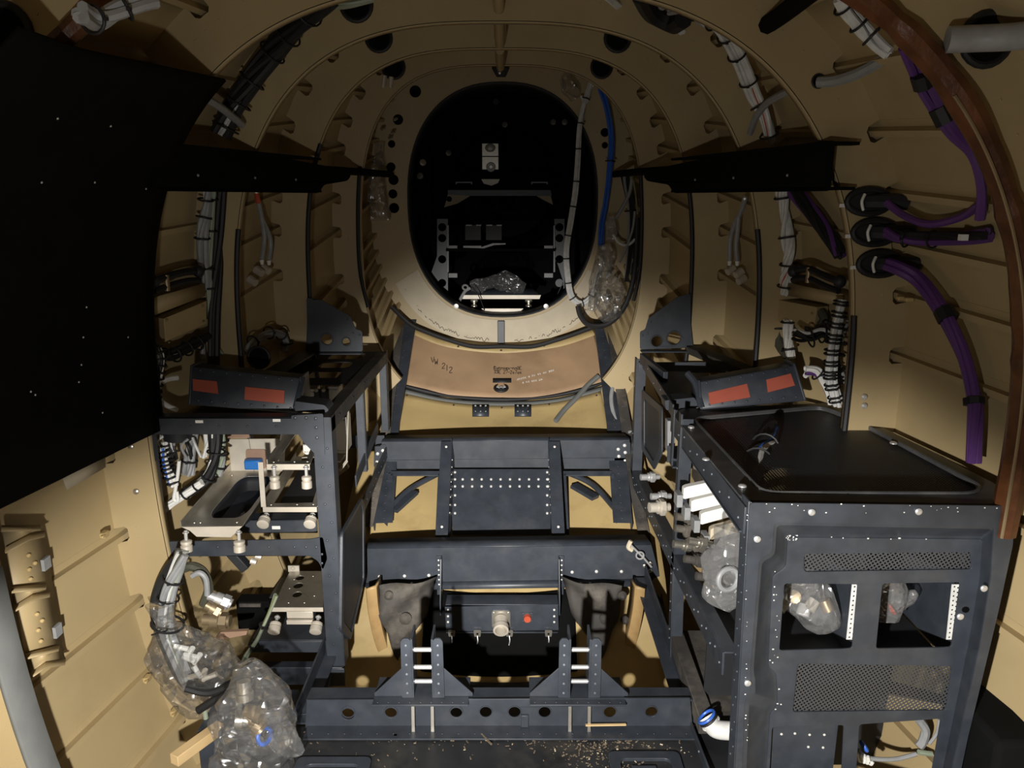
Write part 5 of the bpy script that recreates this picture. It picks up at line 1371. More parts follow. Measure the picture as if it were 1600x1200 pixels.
harness('wire_harness', 'grey braided harness hanging in the left rack opening', Y3([(305, 660), (300, 690), (297, 715), (294, 742)], 1.68), [('grey_wires', GRY, 7, .005)], (.75,), spread=.010)
harness('wire_harness', 'black and white laced bundle hanging at the far left of the left rack', Y3([(252, 700), (258, 720), (264, 738), (272, 760)], 1.62), [('white_wires', LAB, 5, .0042), ('blue_wire', BLU, 1, .003)], [i/9 for i in range(1, 9)], spread=.007)
harness('wire_harness', 'second laced bundle beside the far left bundle of the left rack', Y3([(258, 690), (264, 712), (262, 735), (266, 750)], 1.64), [('white_wires', LAB, 4, .004), ('black_wires', RUB, 3, .005)], [i/7 for i in range(1, 7)], spread=.007)
tubething('wire', 'white looped wire end in the left rack opening', Y3([(280, 720), (278, 740), (274, 765), (272, 780), (278, 782), (276, 768)], 1.62), .004, LAB)
t = thing('connector_block', 'grey wire wrapped connector high in the left rack opening', 'connector', P(280, 672, 1.66))
mb = MB(); mb._lathe([(0, .012), (.006, .030), (.03, .034), (.04, .028), (.05, .014)], P(278, 690, 1.66), (.1, 0, 1), 16); mb.build('shell', SAT, t)
random.seed(4)
for k in range(8): mb = MB(); a = P(252+k*7, 684+random.uniform(-6, 4), 1.645); mb.tube([a, a+Vector((random.uniform(-.02, .02), -.01, -.015)), a+Vector((random.uniform(-.02, .02), 0, -.045))], .003, 6); mb.build('wire', (GRY, WHT, RUB)[k % 3], t)
for k in range(6):
    a = P(378+k*11, 660+random.uniform(-3, 6), 1.72); mb = MB(); mb.cyl(a, a+Vector((.008, -.004, -.016)), .006, .005, 8); tag(mb.build('cable_plug', (ALP, STE)[k % 2]), 'small bright plug behind the top rail of the left rack', 'plug', group='plugs behind the top rail')
mb = MB(); px_plate(mb, [(348, 664), (388, 660), (390, 684), (350, 684)], 1.80, .004); tag(mb.build('backing_plate', BRM), 'reddish brown plate above the back plate of the tray', 'plate')

# ---- lower left: cable bunch, fittings and the plastic bags
harness('wire_harness', 'big grey cable bunch entering the plastic bag, lower left', Y3([(286, 862), (276, 890), (266, 920), (261, 950), (262, 985), (285, 1040), (300, 1075)], 1.46), [('grey_wires', GRY, 8, .0055), ('white_wires', WHT, 2, .004), ('olive_wires', OLV, 3, .006), ('green_wires', GRN, 2, .004)], (.26, .42), spread=.014)
tubething('air_hose', 'black corrugated hose left of the big grey cable bunch', Y3([(285, 865), (262, 890), (245, 925), (242, 960), (258, 1010), (290, 1068), (340, 1075), (400, 1050)], 1.47), .010, RUB, 'hose')
tubething('air_hose', 'grey looped hose right of the big grey cable bunch', Y3([(282, 890), (300, 885), (318, 895), (326, 920), (318, 945)], 1.50), .0105, OLV, 'hose')
tubething('air_hose', 'pale looped hose beside the brass fittings, lower left', Y3([(300, 900), (312, 895), (322, 905), (324, 930)], 1.48), .006, GRY, 'hose')
def coupling(label, a, b, Y, r=.014, m=ALU):
    a, b = P(*a, Y), P(*b, Y); d = (b-a); L = d.length; t = thing('pipe_coupling', label, 'coupling', a)
    mb = MB(); mb._lathe([(0, r*.8), (L*.3, r*.8), (L*.31, r*1.1), (L*.6, r*1.1), (L*.61, r*.85), (L, r*.85), (L*1.01, r*.3)], a, d, 16); mb.build('body', m, t)
    mb = MB(); mb._lathe([(L*.62, r*1.2), (L*.9, r*1.2), (L*.91, r*.9)], a, d, 6); mb.build('hex_nut', m, t)
coupling('steel coupling pointing right beside the looped hose, lower left', (326, 930), (362, 944), 1.50, .013, STE)
coupling('brass coupling with a wide nut below the steel one, lower left', (318, 968), (360, 970), 1.50, .015, COP)
coupling('brass coupling next to the big grey cable bunch, lower left', (322, 945), (346, 958), 1.48, .013, COP)
mb = MB(); px_plate(mb, [(338, 994), (346, 986), (388, 984), (386, 990), (344, 998)], 1.50, .01); tag(mb.build('label_plate', BRM), 'small brown label plate under the brass coupling', 'plate')
t = thing('dark_box', 'dark box at the back of the lower left rack bay', 'box', P(400, 940, 1.70))
mb = MB(); a, b = P(368, 940, 1.70), P(424, 985, 1.70); mb.bx(a.x, b.x, 1.70, 1.74, b.z, a.z); mb.build('body', SOOT, t, bevel=.003)
mb = MB(); mb.bx(a.x+.01, b.x-.02, 1.695, 1.70, a.z-.012, a.z-.004); mb.build('lid_strip', MUD, t)
harness('wire_harness', 'green yellow cable leading from the bag up to the tray with three holes', Y3([(432, 930), (418, 965), (402, 1000), (384, 1025), (376, 1050)], 1.52), [('green_wires', GRN, 3, .0032), ('yellow_wire', YWR, 1, .0025)], (.35, .6), spread=.005)
t = thing('plug_box', 'small dark plug box under the shelf rail of the left rack', 'plug', P(380, 875, 1.56))
mb = MB(); mb.bar(P(362, 862, 1.56), P(386, 888, 1.56), .025, .02); mb.build('body', SAT, t, bevel=.002)
for (a, b) in ((348, 858), (380, 862), (392, 876), (400, 868)): mb = MB(); c = P(a, b, 1.55); mb.cyl(c, c+Vector((.012, 0, -.004)), .007, .006, 8); mb.build('fitting', ALP, t)

def bag(name, label, spine, radii, m, seed=0, flat=.55, amp=.25, n=15, ends=True):
    """a crumpled polythene bag: a skin round a spine, pinched and creased"""
    C_ = catmull(spine, 6); N = len(C_); K = len(radii)
    mb = MB(); rows = []
    for i, p in enumerate(C_):
        u = i/(N-1)*(K-1); k = min(int(u), K-2); r = radii[k]+(radii[k+1]-radii[k])*(u-k)
        d = (C_[min(i+1, N-1)]-C_[max(i-1, 0)]).normalized()
        a = d.cross(Vector((0, 1, 0))); a = a.normalized() if a.length > .1 else Vector((1, 0, 0)); b = d.cross(a)
        row = []
        for j in range(n):
            t_ = 2*math.pi*j/n
            v = a*math.cos(t_)+b*math.sin(t_)*flat
            q = p+v*r
            f = noise.noise(q*11+Vector((seed, 0, 0)))*.8+abs(noise.noise(q*23+Vector((0, seed, 0))))*.7-.2
            row.append(p+v*r*(1+amp*f*2))
        rows.append(row)
    b0 = len(mb.v)
    mb.add([p for r in rows for p in r], [])
    for i in range(N-1):
        for j in range(n):
            a, b, c, d = i*n+j, i*n+(j+1) % n, (i+1)*n+(j+1) % n, (i+1)*n+j
            for f in (((a, b, c), (a, c, d)) if (i*7+j*3+seed) % 2 else ((a, b, d), (b, c, d))): mb.f.append(f); mb.m.append(0)
    if ends:
        mb.add(rows[0], [tuple(range(n))]); mb.add(rows[-1], [tuple(range(n))])
    return tag(mb.build(name, m, sharp=9), label, 'plastic bag')
bag('plastic_bag', 'large clear plastic bag over the cable bunch, lower left, tied at its neck', Y3([(252, 945), (256, 965), (262, 985), (290, 1030), (330, 1070), (385, 1085)], 1.44), [.036, .030, .026, .060, .090, .085, .055], BAG, 1)
bag('plastic_bag', 'clear plastic bag with bright creases hanging down to the floor, lower left', Y3([(385, 1035), (402, 1070), (408, 1110), (400, 1150), (388, 1195), (384, 1225)], 1.22), [.026, .052, .064, .072, .072, .06], BAG, 5, amp=.3)
bag('plastic_bag', 'flat corner of clear plastic at the right of the floor bag', Y3([(425, 1110), (440, 1140), (455, 1165), (474, 1176)], 1.22), [.03, .034, .026, .006], BAG, 8, flat=.25, amp=.3)
mb = MB(); c = P(262, 975, 1.44); mb.ring(c, (.3, 0, 1), .032, .0028, 20, 6); mb.bar(c+Vector((-.03, -.012, -.018)), c+Vector((.012, -.03, .003)), .003, .003); tag(mb.build('cable_tie', RUB), 'black tie round the neck of the large plastic bag', 'cable tie')
for pts, m, r, lab in (([(310, 1110), (350, 1085), (400, 1062), (430, 1050)], RUB, .009, 'black hose inside the large plastic bag, upper'), ([(290, 1075), (330, 1082), (380, 1060), (410, 1040)], RUB, .008, 'black hose inside the large plastic bag, lower'), ([(375, 1085), (372, 1120), (368, 1160), (366, 1200)], GRN, .007, 'pale green tube inside the floor bag'), ([(318, 1100), (322, 1125), (320, 1145)], GRN, .005, 'short green wire at the bottom of the large bag')):
    tubething('air_hose', lab, Y3(pts, 1.40), r, m, 'hose')
random.seed(9)
for k in range(9):
    c = P(random.uniform(285, 345), random.uniform(1000, 1060), 1.44); mb = MB(); d = Vector((random.uniform(-1, 1), random.uniform(-.3, .3), random.uniform(-1, .3))).normalized()
    mb.cyl(c, c+d*.03, .006, .005, 8); tag(mb.build('bagged_plug', (LAB, ALP, WHT)[k % 3]), 'pale plug inside the large plastic bag, lower left', 'plug', group='plugs in the large plastic bag')
for k in range(5):
    c = P(random.uniform(380, 425), random.uniform(1055, 1165), 1.22); mb = MB(); d = Vector((random.uniform(-1, 1), -.2, random.uniform(-1, 1))).normalized()
    mb._lathe([(0, .012), (.02, .013), (.021, .016), (.034, .016), (.035, .008)], c, d, 14); tag(mb.build('bagged_connector', (COP, ALU)[k % 2]), 'metal connector inside the floor bag, lower left', 'connector', group='connectors in the floor bag')
mb = MB(); c = P(413, 1150, 1.21); mb.ring(c, (.9, -.6, .3), .014, .004, 18, 8); tag(mb.build('cap_ring', BLU), 'blue ring cap inside the floor bag', 'cap')
t = thing('wood_offcut', 'pale square wood offcut lying in the lower left corner', 'wood', P(300, 1160, 1.30))
mb = MB(); mb.bar(P(272, 1188, 1.28), P(345, 1135, 1.38), .022, .022, (0, 0, 1)); mb.build('stick', WOOD, t, bevel=.001)
mb = MB(); a, b = P(300, 1185, 1.33), P(440, 1240, 1.33); mb.bx(a.x, b.x, 1.36, 1.50, b.z-.02, a.z+.04); tag(mb.build('dark_box', BLK, bevel=.004), 'dark box under the plastic bag in the lower left corner', 'box')

# ---- tan bracket and tape on the lower left wall
t = thing('wall_bracket', 'tan flanged bracket on the wall in the lower left corner', 'bracket', on_skin(60, 930, .05))
q = [(8, 842), (64, 822), (76, 880), (84, 935), (100, 1030), (42, 1046)]
pts = [on_skin(a, b, .045) for a, b in q]
mb = MB(); mb.add(pts, [(0, 1, 2), (0, 2, 5), (2, 3, 5), (3, 4, 5)]); mb.build('plate', TAN, t, solid=.004, sharp=12)
for L in (((2, 822), (64, 820), (70, 830), (45, 836), (8, 856)), ((18, 918), (72, 912), (78, 924), (50, 930), (22, 948)), ((40, 1022), (92, 1008), (102, 1030), (70, 1036), (44, 1054))):
    w_ = [on_skin(a, b, .05+.0*i) for i, (a, b) in enumerate(L)]; w2 = [on_skin(a, b+8, .085) for a, b in L]
    mb = MB(); mb.add(w_+w2, [(0, 1, 2, 3, 4), (0, 1, 6, 5), (3, 4, 9, 8), (2, 3, 8, 7)]); mb.build('flange', TAN, t, solid=.003, sharp=12)
for (a, b) in ((45, 868), (55, 880), (46, 890), (58, 960), (66, 970), (60, 985), (64, 1002), (48, 905)):
    mb = MB(); mb.rivet(on_skin(a, b, .052), (1, -.5, 0), .004); mb.build('tab', YEL, t)
for (a, b) in ((72, 880), (90, 985)):
    mb = MB(); mb.box(on_skin(a, b, .05), (.006, .02, .022)); mb.build('grey_clip', GRY, t, label='small grey clip')
mb = MB(); q = [on_skin(a, b, .10) for a, b in ((98, 748), (104, 766), (165, 730), (164, 712))]; mb.add(q, [(0, 1, 2, 3)]); tag(mb.build('masking_tape', MAS, solid=.001), 'pale strip of tape under the black lining panel', 'tape')
for (px, py) in ((205, 698), (213, 768)):
    c = P(px, py, 1.526); mb = MB(); mb._lathe([(0, .006), (.003, .006), (.005, .003), (.0051, .001)], c, (0, -1, 0), 12); tag(mb.build('screw', ALU), 'screw head in the lower left frame below the lining panel', 'screw', group='screws in the lower left frame')
for (px, py) in ((163, 835), (230, 1060), (272, 1112)):
    c = on_skin(px, py, .03); mb = MB(); mb.box(c, (.012, .02, .012)); mb.box(c+Vector((.005, -.014, .002)), (.006, .012, .006)); tag(mb.build('cable_mount', YEL, bevel=.002), 'tan cable mount on a stringer of the lower left wall', 'cable mount', group='cable mounts on the lower left wall')

# ---- cables and bags at the right of the oval opening
Yb = 2.74
harness('wire_harness', 'long grey white cable hanging down the right side of the oval opening', Y3([(924, 130), (914, 160), (906, 200), (903, 250), (899, 300), (892, 345), (885, 390), (887, 430), (893, 462), (908, 474), (924, 462), (934, 430), (940, 395)], Yb), [('grey_wires', WHT, 5, .0052), ('green_wire', GRN, 1, .003)], [i/13 for i in range(1, 12)], spread=.007)
tubething('wire', 'short white branch at the top of the long hanging cable', Y3([(908, 150), (916, 160), (922, 140), (928, 132)], Yb), .005, WHT)
harness('wire_harness', 'bright blue cables hanging right of the oval opening', Y3([(938, 138), (948, 170), (955, 215), (952, 270), (946, 320), (940, 350), (938, 385)], Yb-.02), [('blue_wires', BLU, 4, .0042)], (.45,), spread=.010, twist=.4)
tubething('air_hose', 'black hose looping round the lower right of the oval opening', Y3([(903, 478), (908, 495), (922, 508), (950, 506), (974, 482), (988, 445), (994, 400), (996, 340)], 2.68), .0095, RUB, 'hose')
tubething('wire', 'grey cable slanting into the upper foil wrap, right of the opening', Y3([(988, 272), (984, 300), (972, 325), (962, 342)], 2.70), .006, GRY)
tubething('wire', 'white cable looping out to the right of the blue cables', Y3([(958, 366), (968, 380), (982, 382), (994, 372)], 2.68), .005, WHT)
tubething('wire', 'grey cable hanging at the far right of the bulkhead', Y3([(992, 330), (988, 360), (975, 395), (968, 410)], 2.66), .004, GRY)
tubething('wire', 'yellow green wire at the right edge of the bulkhead', Y3([(984, 270), (990, 285), (994, 310), (996, 335)], 2.69), .003, YWR)
harness('wire_harness', 'dark wire tangle behind the cables right of the opening', Y3([(975, 275), (985, 320), (986, 380), (980, 440)], 2.74), [('grey_wires', GRY, 4, .003), ('black_wires', RUB, 6, .004)], (.4, .7), spread=.014)
bag('plastic_bag', 'small crinkled clear wrap beside the blue cables, upper', Y3([(954, 338), (956, 355), (955, 378)], 2.69), [.016, .024, .024, .012], BAG2, 21, amp=.45)
bag('plastic_bag', 'small clear bag below the blue cables', Y3([(944, 382), (947, 402), (946, 425)], 2.68), [.02, .030, .028, .016], BAG2, 24, amp=.35)
bag('plastic_bag', 'clear plastic bag full of plugs at the lower right of the opening', Y3([(945, 425), (950, 452), (952, 480), (958, 498)], 2.66), [.03, .05, .05, .03], BAG, 27, amp=.3)
bag('plastic_bag', 'long clear sleeve round the wires under the blue cables', Y3([(936, 400), (932, 430), (928, 465), (924, 486)], 2.70), [.014, .02, .024, .02], BAG, 30, amp=.25)
for k in range(6):
    c = P(random.uniform(940, 968), random.uniform(430, 480), 2.67); mb = MB(); mb.cyl(c, c+Vector((random.uniform(-.015, .015), -.01, .015)), .008, .007, 10); tag(mb.build('bagged_plug', (STE, ALP)[k % 2]), 'bright plug inside the bag right of the oval opening', 'plug', group='plugs in the bag by the oval opening')
bag('plastic_bag', 'narrow clear plastic bag hanging left of the oval opening', Y3([(592, 225), (592, 245), (590, 275), (588, 310), (592, 345)], 2.72), [.02, .010, .034, .038, .034], BAG, 33, amp=.3)
for (px, py) in ((596, 202), (612, 208), (608, 216), (616, 187)):
    mb = MB(); c = P(px, py, 2.74); mb.cyl(c, c+Vector((.012, -.006, .004)), .006, .004, 8); tag(mb.build('bulkhead_fitting', ALU), 'small fitting above the bag left of the oval opening', 'fitting', group='fittings left of the opening')
bag('plastic_bag', 'scrap of clear plastic caught above the oval opening', Y3([(690, 100), (712, 94), (735, 92)], 2.60), [.012, .02, .012], BAG, 36, flat=.4, amp=.5)
bag('plastic_bag', 'clear plastic at the top right of the oval opening', Y3([(880, 120), (890, 135), (900, 155)], 2.72), [.02, .03, .018], BAG, 39, flat=.5, amp=.5)
for (px, py, L, s, side) in ((601, 118, .03, -1, 'left'),):
    mb = MB(); c = P(px, py, 2.45); mb.cyl(c, c+Vector((-.006, 0, -.035)), .007, .006, 10); mb.cyl(c+Vector((.02, 0, -.004)), c+Vector((.016, 0, -.035)), .007, .006, 10); tag(mb.build('wire_sleeves', ALP), 'pale wire end caps below the grommet, upper left frame', 'wire sleeves')
tubething('conduit', 'flexible conduit with a coiled end right of the brown belly panel', Y3([(974, 560, 2.55), (962, 590, 2.5), (955, 620, 2.45), (960, 650, 2.4), (972, 672, 2.35), (985, 676, 2.3)], 2.5), .007, GRY, 'conduit')
mb = MB()
for k in range(7): c = P(976-k*1.6, 556+k*4, 2.55); mb.ring(c, (-.35, .1, -1), .012, .003, 14, 6)
tag(mb.build('coil_spring', ALU), 'coiled metal spring at the top of the flexible conduit', 'spring')
t = thing('bonding_turnbuckle', 'bright turnbuckle at the right end of the middle beam', 'turnbuckle', P(990, 855, 1.86))
mb = MB(); mb.tube(Y3([(984, 850), (992, 858), (1006, 872), (1018, 886)], 1.85), .003, 6); mb.build('cable', STE, t)
mb = MB(); mb.ring(P(1000, 868, 1.848), (0, 1, 0), .010, .0025, 16, 6); mb.build('eye', STE, t)
mb = MB(); mb.tube(Y3([(986, 845), (982, 855), (988, 860)], 1.85), .006, 6); mb.build('lashing', MAS, t)
for (a, b) in ((1007, 884), (1016, 880), (1016, 892)): mb = MB(); mb.rivet(P(a, b, 1.86), (0, -1, 0), .006); mb.build('bolt', ALU, t)

# ---- contents of the right rack
for k, (x0, y0, x1, y1) in enumerate(((1068, 771, 1136, 757), (1080, 791, 1150, 774), (1095, 811, 1160, 793), (1110, 835, 1165, 818))):
    t = thing('white_fin', ('topmost', 'second', 'third', 'lowest and yellowish')[k]+' of the four pale fins inside the right rack', 'fin', P(x0, y0, 1.42))
    a, b = P(x0, y0, 1.42), P(x1+35, y1-8, 1.42); ux = (b-a).normalized(); L = (b-a).length
    mb = MB(); mb.plate([(0, -.011), (0, .010), (.006, .012), (L, .012), (L, -.002), (L*.62, -.002), (L*.52, -.012), (.004, -.013)], t=.016, o=a+Vector((0, .008, 0)), ux=ux, uy=(0, 0, 1)); mb.build('blade', LAB if k < 3 else MAS, t, bevel=.0008)
    mb = MB(); mb.bx(a.x-.012, a.x, 1.42, 1.45, a.z-.03, a.z-.004); mb.build('foot', GRY, t, bevel=.001)
def fitting(label, a, Y, d=(-1, -.2, .05), r=.011, m=ALU):
    p = P(*a, Y); t = thing('pipe_fitting', label, 'fitting', p)
    mb = MB(); mb._lathe([(0, r*.6), (.012, r*.6), (.0121, r), (.03, r), (.0301, r*.75), (.05, r*.75), (.051, r*.2)], p, d, 14); mb.build('body', m, t)
    mb = MB(); mb._lathe([(.014, r*1.25), (.024, r*1.25), (.025, r*.9)], p, d, 6); mb.build('hex_nut', m, t)
fitting('bright fitting behind the right rack side post, uppermost', (1030, 745), 1.85, m=STE)
fitting('bright fitting behind the right rack side post, second', (1048, 775), 1.72, m=STE)
fitting('large pale round fitting below the two bright ones, right rack', (1046, 792), 1.68, r=.016, m=ALP)
for k, (a, b, Y) in enumerate(((1092, 812, 1.50), (1088, 855, 1.46), (1106, 878, 1.42), (1125, 905, 1.38), (1112, 850, 1.42), (1090, 830, 1.5))):
    fitting(('grey fitting left of the third pale fin', 'grey fitting on the manifold, uppermost', 'grey fitting on the manifold, middle', 'grey fitting on the manifold, lowest', 'grey fitting beside the bag in the right rack', 'grey fitting left of the lowest fin')[k]+', right rack', (a, b), Y, (-1, -.1, .2), .011, (MUD, ALU, MUD)[k % 3])
tubething('manifold_pipe', 'dark manifold pipe sloping under the pale fins, right rack', [P(1075, 830, 1.50), P(1100, 870, 1.44), P(1130, 920, 1.36)], .014, MUD, 'pipe')
mb = MB(); mb.bar(P(1082, 885, 1.50), P(1118, 935, 1.40), .03, .008); tag(mb.build('wood_strip', WOOD, bevel=.001), 'pale wooden strip seen through the side of the right rack', 'wood')
bag('plastic_bag', 'clear plastic bag of fittings in the side of the right rack', Y3([(1150, 825), (1142, 870), (1140, 910), (1120, 945)], 1.30), [.05, .055, .05, .03], BAG2, 51, amp=.3)
mb = MB(); mb.ring(P(1138, 905, 1.26), (.3, -1, .1), .020, .005, 20, 8); tag(mb.build('clear_cap', GRY), 'grey round cap inside the bag in the side of the right rack', 'cap')
bag('plastic_bag', 'crumpled clear plastic bag behind the front left window of the right rack', Y3([(1220, 930), (1250, 935), (1280, 940), (1302, 935)], 1.24), [.03, .045, .050, .035], BAG2, 54, amp=.4)
bag('plastic_bag', 'clear plastic bag behind the front right window of the right rack', Y3([(1385, 905), (1388, 935), (1386, 968)], 1.24), [.02, .032, .022], BAG2, 57, amp=.4)
bag('plastic_bag', 'rolled sleeve of clear plastic behind the front right window', Y3([(1395, 950), (1412, 938), (1432, 925)], 1.25), [.008, .014, .014, .006], BAG2, 60, amp=.3)
mb = MB(); mb.ring(P(1393, 952, 1.245), (1, 0, .6), .009, .003, 12, 6); tag(mb.build('red_tie', ORG), 'tiny red tie on the rolled plastic sleeve', 'tie')
for k in range(5):
    c = P(1228+k*15, 935+random.uniform(-6, 10), 1.25); mb = MB(); mb._lathe([(0, .010), (.02, .012), (.021, .006)], c, (random.uniform(-1, 1), -.4, random.uniform(-1, 1)), 12); tag(mb.build('bagged_fitting', (ALP, COP, WHT)[k % 3]), 'pale fitting in the bag behind the front left window', 'fitting', group='fittings behind the front left window')
harness('wire_harness', 'blue and white bundle under the fine mesh lid of the right rack', [P(1180, 750, 1.30), P(1185, 715, 1.40), P(1200, 690, 1.48), P(1205, 670, 1.55)], [('white_wires', WHT, 6, .006), ('blue_wires', BLU, 3, .007), ('black_wires', RUB, 3, .008)], (.3, .6), spread=.018)
mb = MB(); mb.bx(.43, .52, 1.52, 1.60, .40, .49); mb.bx(.43, .58, 1.60, 1.604, .40, .515); tag(mb.build('tan_housing', ALP, bevel=.003), 'pale housing under the far left corner of the mesh lid', 'housing')
mb = MB(); mb.tube([P(1095, 720, 1.55), P(1082, 706, 1.6), P(1068, 702, 1.62), P(1066, 712, 1.62)], .010, 10); tag(mb.build('white_hose', LAB), 'white bent hose end behind the top side rail of the right rack', 'hose')
t = thing('pipe_elbow', 'white pipe elbow with a blue ring at the bottom of the right rack', 'pipe', P(1110, 1125, 1.25))
mb = MB(); mb.tube([P(1104, 1120, 1.27), P(1112, 1132, 1.26), P(1122, 1140, 1.25), P(1150, 1142, 1.24)], .017, 14); mb.build('elbow', WHT, t)
for k, (m, a) in enumerate(((BLU, (1104, 1120)), (RUB, (1107, 1124)), (LAB, (1111, 1130)))): mb = MB(); mb.ring(P(*a, 1.265), (.5, -.2, -.6), .0175, .0028, 18, 8); mb.build('ring', m, t)
t = thing('wire_loom', 'small wire loom with a blue band behind the lowest right window', 'cable', P(1360, 1180, 1.24))
mb = MB(); mb.tube(Y3([(1340, 1172), (1352, 1182), (1370, 1186), (1400, 1186), (1432, 1178)], 1.22), .004, 8); mb.build('grey_wire', GRY, t)
mb = MB(); mb.tube(Y3([(1435, 1175), (1456, 1178)], 1.22), .005, 8); mb.build('pale_tip', GRN, t)
for k in range(4): mb = MB(); mb.tube(Y3([(1338+k*6, 1176+k*2), (1342+k*6, 1188+k*2), (1346+k*6, 1190)], 1.215), .003, 6); mb.build('white_end', LAB, t)
mb = MB(); mb.ring(P(1350, 1166, 1.225), (1, 0, .7), .008, .004, 14, 6); mb.build('blue_band', BLU, t)
tubething('air_hose', 'grey curved hose hanging behind the lowest right window', Y3([(1436, 1124), (1446, 1140), (1442, 1158), (1436, 1166)], 1.22), .008, GRY, 'hose')
tubething('wire', 'thin grey wire beside the hose behind the lowest right window', Y3([(1468, 1124), (1464, 1145), (1452, 1162)], 1.22), .003, GRY)
mb = MB(); mb.bx(P(1524, 1130, 1.1).x, P(1700, 1130, 1.1).x, 1.04, 1.2, -.1, P(1540, 1122, 1.1).z); tag(mb.build('dark_box', SOOT, bevel=.01), 'black box at the bottom right corner beside the right rack', 'box')

# ---- inside the tail beyond the oval opening
t = thing('tail_unit', 'pale unit mounted high in the dark tail', 'unit', P(766, 245, 3.5))
Yt = 3.5; a, b = P(752, 223, Yt), P(780, 266, Yt)
mb = MB(); mb.bx(a.x, b.x, Yt, Yt+.05, b.z, a.z); mb.build('housing', ALU, t, bevel=.004)
mb = MB(); mb.bx(a.x, b.x, Yt-.004, Yt, (a.z+b.z)/2-.002, (a.z+b.z)/2+.002); mb.build('seam', SAT, t)
mb = MB(); mb.ball(P(766, 231, Yt-.004), .018, 10, (1.3, .4, 1)); mb.build('knob', ALP, t)
mb = MB(); c = P(767, 261, Yt-.005); mb.ring(c, (0, 1, 0), .014, .007, 18, 8); mb.build('eyelet', LAB, t)
mb = MB(); px_plate(mb, [(752, 280), (781, 280), (778, 286), (768, 290), (756, 287)], Yt-.01, .01); mb.build('tab', ALP, t)
t = thing('tail_shelf', 'dark cross shelf in the tail below the pale unit', 'shelf', P(780, 300, 3.4))
mb = MB(); px_plate(mb, [(700, 297), (860, 297), (862, 306), (738, 306), (700, 304)], 3.4, .02); mb.build('shelf_edge', BLK, t)
for (x0, x1) in ((712, 738), (830, 856)):
    mb = MB(); px_plate(mb, [(x0, 284), (x1, 284), (x1, 288), (x1-2, 288), (x1-2, 286), (x0+2, 286), (x0+2, 288), (x0, 288)], 3.38, .006); mb.build('latch', GRY, t)
mb = MB(); px_plate(mb, [(700, 304), (735, 306), (715, 318), (694, 324)], 3.42, .01, holes=[(702, 311, 4)]); mb.build('corner_web', TAN, t); mb = MB(); px_plate(mb, [(838, 306), (860, 304), (864, 320), (848, 312)], 3.42, .01); mb.build('corner_web', TAN, t)
t = thing('tail_rack', 'dark two level rack frame standing in the tail', 'rack', P(783, 420, 3.0))
for (x0, x1, s) in ((683, 700, -1), (866, 882, 1)):
    mb = MB(); px_plate(mb, [(x0, 342), (x1, 342), (x1, 478), (x0+(10 if s < 0 else -10)*0, 470), (x0-s*-14, 440), (x0, 400)], 3.0, .006, holes=[(x0+8, 355, 6), (x0+8, 372, 6), (x0+8, 405, 6), (x0+8, 442, 6)]); mb.build('side_plate', BLK, t)
    mb = MB(); a, b = P(x1 if s < 0 else x0, 352, 2.97), P(x1 if s < 0 else x0, 425, 2.97); mb.bar(a, b, .006, .006, (0, 1, 0)); mb.build('upright_edge', GRY, t)
    for py in (387, 430):
        c = P(708 if s < 0 else 857, py, 2.97); mb = MB(); mb.box(c, (.034, .02, .017)); mb.build('rail_block', GRY, t, bevel=.001, label='grey rail end block')
mb = MB(); px_plate(mb, [(700, 386), (866, 386), (866, 390), (700, 390)], 3.05, .2); mb.build('middle_shelf', SOOT, t)
mb = MB(); px_plate(mb, [(724, 384), (752, 384), (752, 386), (770, 380), (790, 380), (790, 382), (772, 383), (756, 388), (724, 387)], 2.94, .004); mb.build('edge_strip', GRY, t)
for (x0, x1) in ((728, 752), (760, 784)):
    mb = MB(); px_plate(mb, [(x0, 351), (x1, 351), (x1, 374), (x0, 374)], 3.02, .1); b_ = mb.build('drawer_unit', SAT, t)
    mb = MB(); px_plate(mb, [(x0, 351), (x0+9, 351), (x0+9, 353), (x0, 353)], 2.965, .003); mb.build('edge_glint', GRY, b_); mb = MB(); px_plate(mb, [(x0+16, 351), (x1, 351), (x1, 353), (x0+16, 353)], 2.965, .003); mb.build('edge_glint', GRY, b_)
t = thing('tail_tray', 'pale metal tray with two clamps at the bottom of the oval opening', 'tray', P(783, 468, 2.95))
mb = MB(); px_plate(mb, [(722, 461), (845, 461), (843, 467), (720, 467)], 2.95, .006); mb.build('front_rail', ALP, t)
mb = MB(); px_plate(mb, [(752, 482), (818, 482), (812, 487), (760, 487)], 2.90, .006); mb.build('lower_rail', ALP, t)
mb = MB(); A = [P(724, 462, 2.955), P(843, 462, 2.955), P(822, 440, 3.2), P(735, 440, 3.2)]; mb.add(A, [(0, 1, 2, 3)]); mb.build('tray_sheet', BLK, t, solid=.003)
for px in (741, 826):
    c = P(px, 474, 2.92); mb = MB(); mb._lathe([(0, .012), (.004, .012), (.008, .007), (.016, .007), (.018, .014), (.024, .014), (.025, .004)], c+Vector((0, 0, -.012)), (0, 0, 1), 16); mb.build('clamp', ALU, t)
bag('plastic_bag', 'dark crumpled plastic lying on the tray in the tail', Y3([(735, 448), (760, 444), (790, 440), (820, 450)], 3.0), [.02, .035, .04, .03], BAG, 70, amp=.4)
mb = MB(); mb.tube(Y3([(718, 470), (726, 456), (735, 450)], 2.94), .006, 8); mb.ring(P(727, 449, 2.94), (0, 1, .4), .010, .004, 14, 6); tag(mb.build('eye_bolt', STE), 'bright eye bolt at the left end of the tail tray', 'bolt')
tubething('wire', 'thin dark wire hanging over the tail tray', Y3([(738, 448), (748, 462), (757, 485)], 2.88), .0018, RUB)
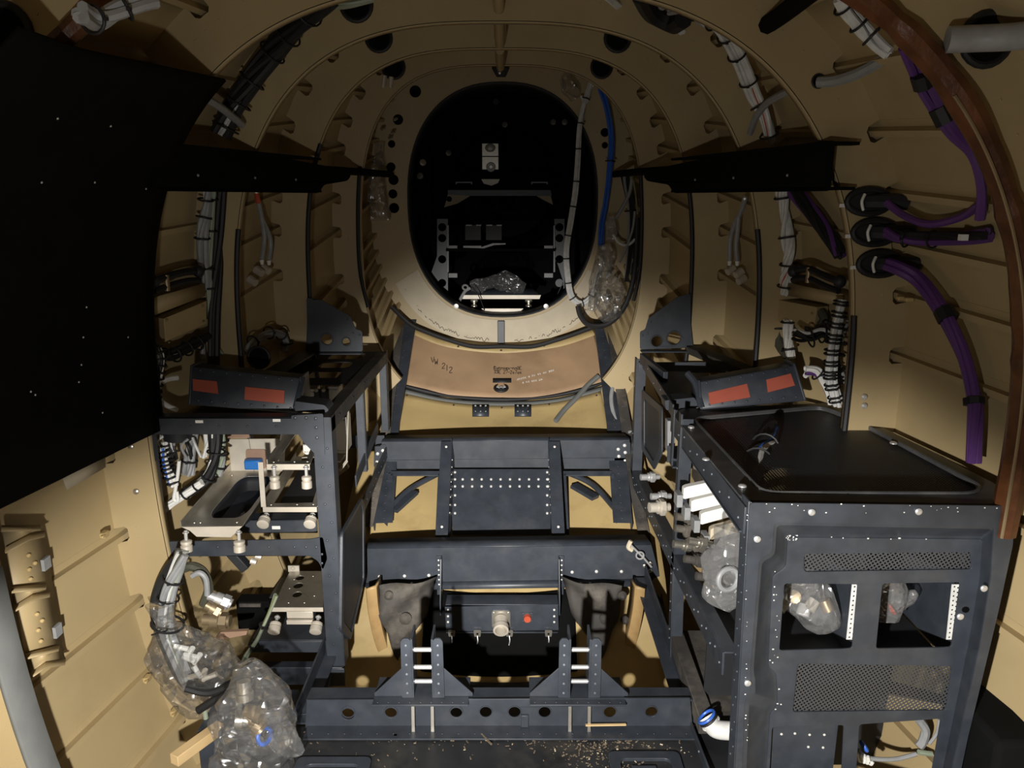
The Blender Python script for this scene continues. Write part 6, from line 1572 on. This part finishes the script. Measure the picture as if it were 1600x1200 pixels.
for (px, py, k) in ((790, 196, 0), (775, 160, 1), (700, 240, 2), (865, 192, 3), (882, 192, 4), (660, 255, 5), (658, 276, 6)):
    c = P(px, py, 3.3 if k < 5 else 2.9); mb = MB(); mb._lathe([(0, .010), (.012, .012), (.013, .006)], c, (.3*(k % 3-1), -1, .2), 12); tag(mb.build('tail_fitting', ALU if k != 1 else BLK), ('small bright fitting under the crown of the tail', 'dark fitting at the top of the tail', 'small fitting left of the pale tail unit', 'small clip at the right of the tail, left one', 'small clip at the right of the tail, right one', 'upper stud on the left rim of the oval opening', 'lower stud on the left rim of the oval opening')[k], 'fitting')
mb = MB(); A = [skin(3.3, p, .03) for p in range(-20, 201, 5)]; B = [skin(3.3, p, .09) for p in range(-20, 201, 5)]
mb.sheet([A, B]); tag(mb.build('ring_frame', SOOT, solid=.004), 'dark ring frame inside the tail', 'fuselage frame')

# ---- crown fittings
for (pa, pb, lab) in (((779, -10, 1.75), (781, 70, 2.1), 'tan crown rod nearest the camera, top centre'), ((781, 78, 2.2), (782, 105, 2.44), 'tan crown rod between the far frames, top centre')):
    mb = MB(); a, b = P(*pa), P(*pb); mb.cyl(a, b, .012, n=12); mb.bar(a+Vector((0, 0, .015)), b+Vector((0, 0, .015)), .03, .004); tag(mb.build('crown_rod', TAN), lab, 'rod')
t = thing('crown_fitting', 'small screwed fitting above the middle of the oval opening', 'fitting', P(781, 113, 2.78))
mb = MB(); px_plate(mb, [(768, 106), (796, 106), (790, 120), (776, 120)], 2.78, .02); mb.build('block', SAT, t, bevel=.002)
mb = MB(); mb.rivet(P(781, 113, 2.768), (0, -1, 0), .008); mb.build('bolt', ALU, t)
for s, pts, lab in ((-1, [(562, 260), (559, 330), (562, 420), (575, 480)], 'black rubber edge on the frame left of the oval bulkhead'), (1, [(1001, 270), (1003, 340), (1000, 420), (990, 470)], 'black rubber edge on the frame right of the oval bulkhead')):
    tubething('rubber_edge', lab, [P(a, b, 2.463) for a, b in pts], .006, RUB, 'rubber edge')
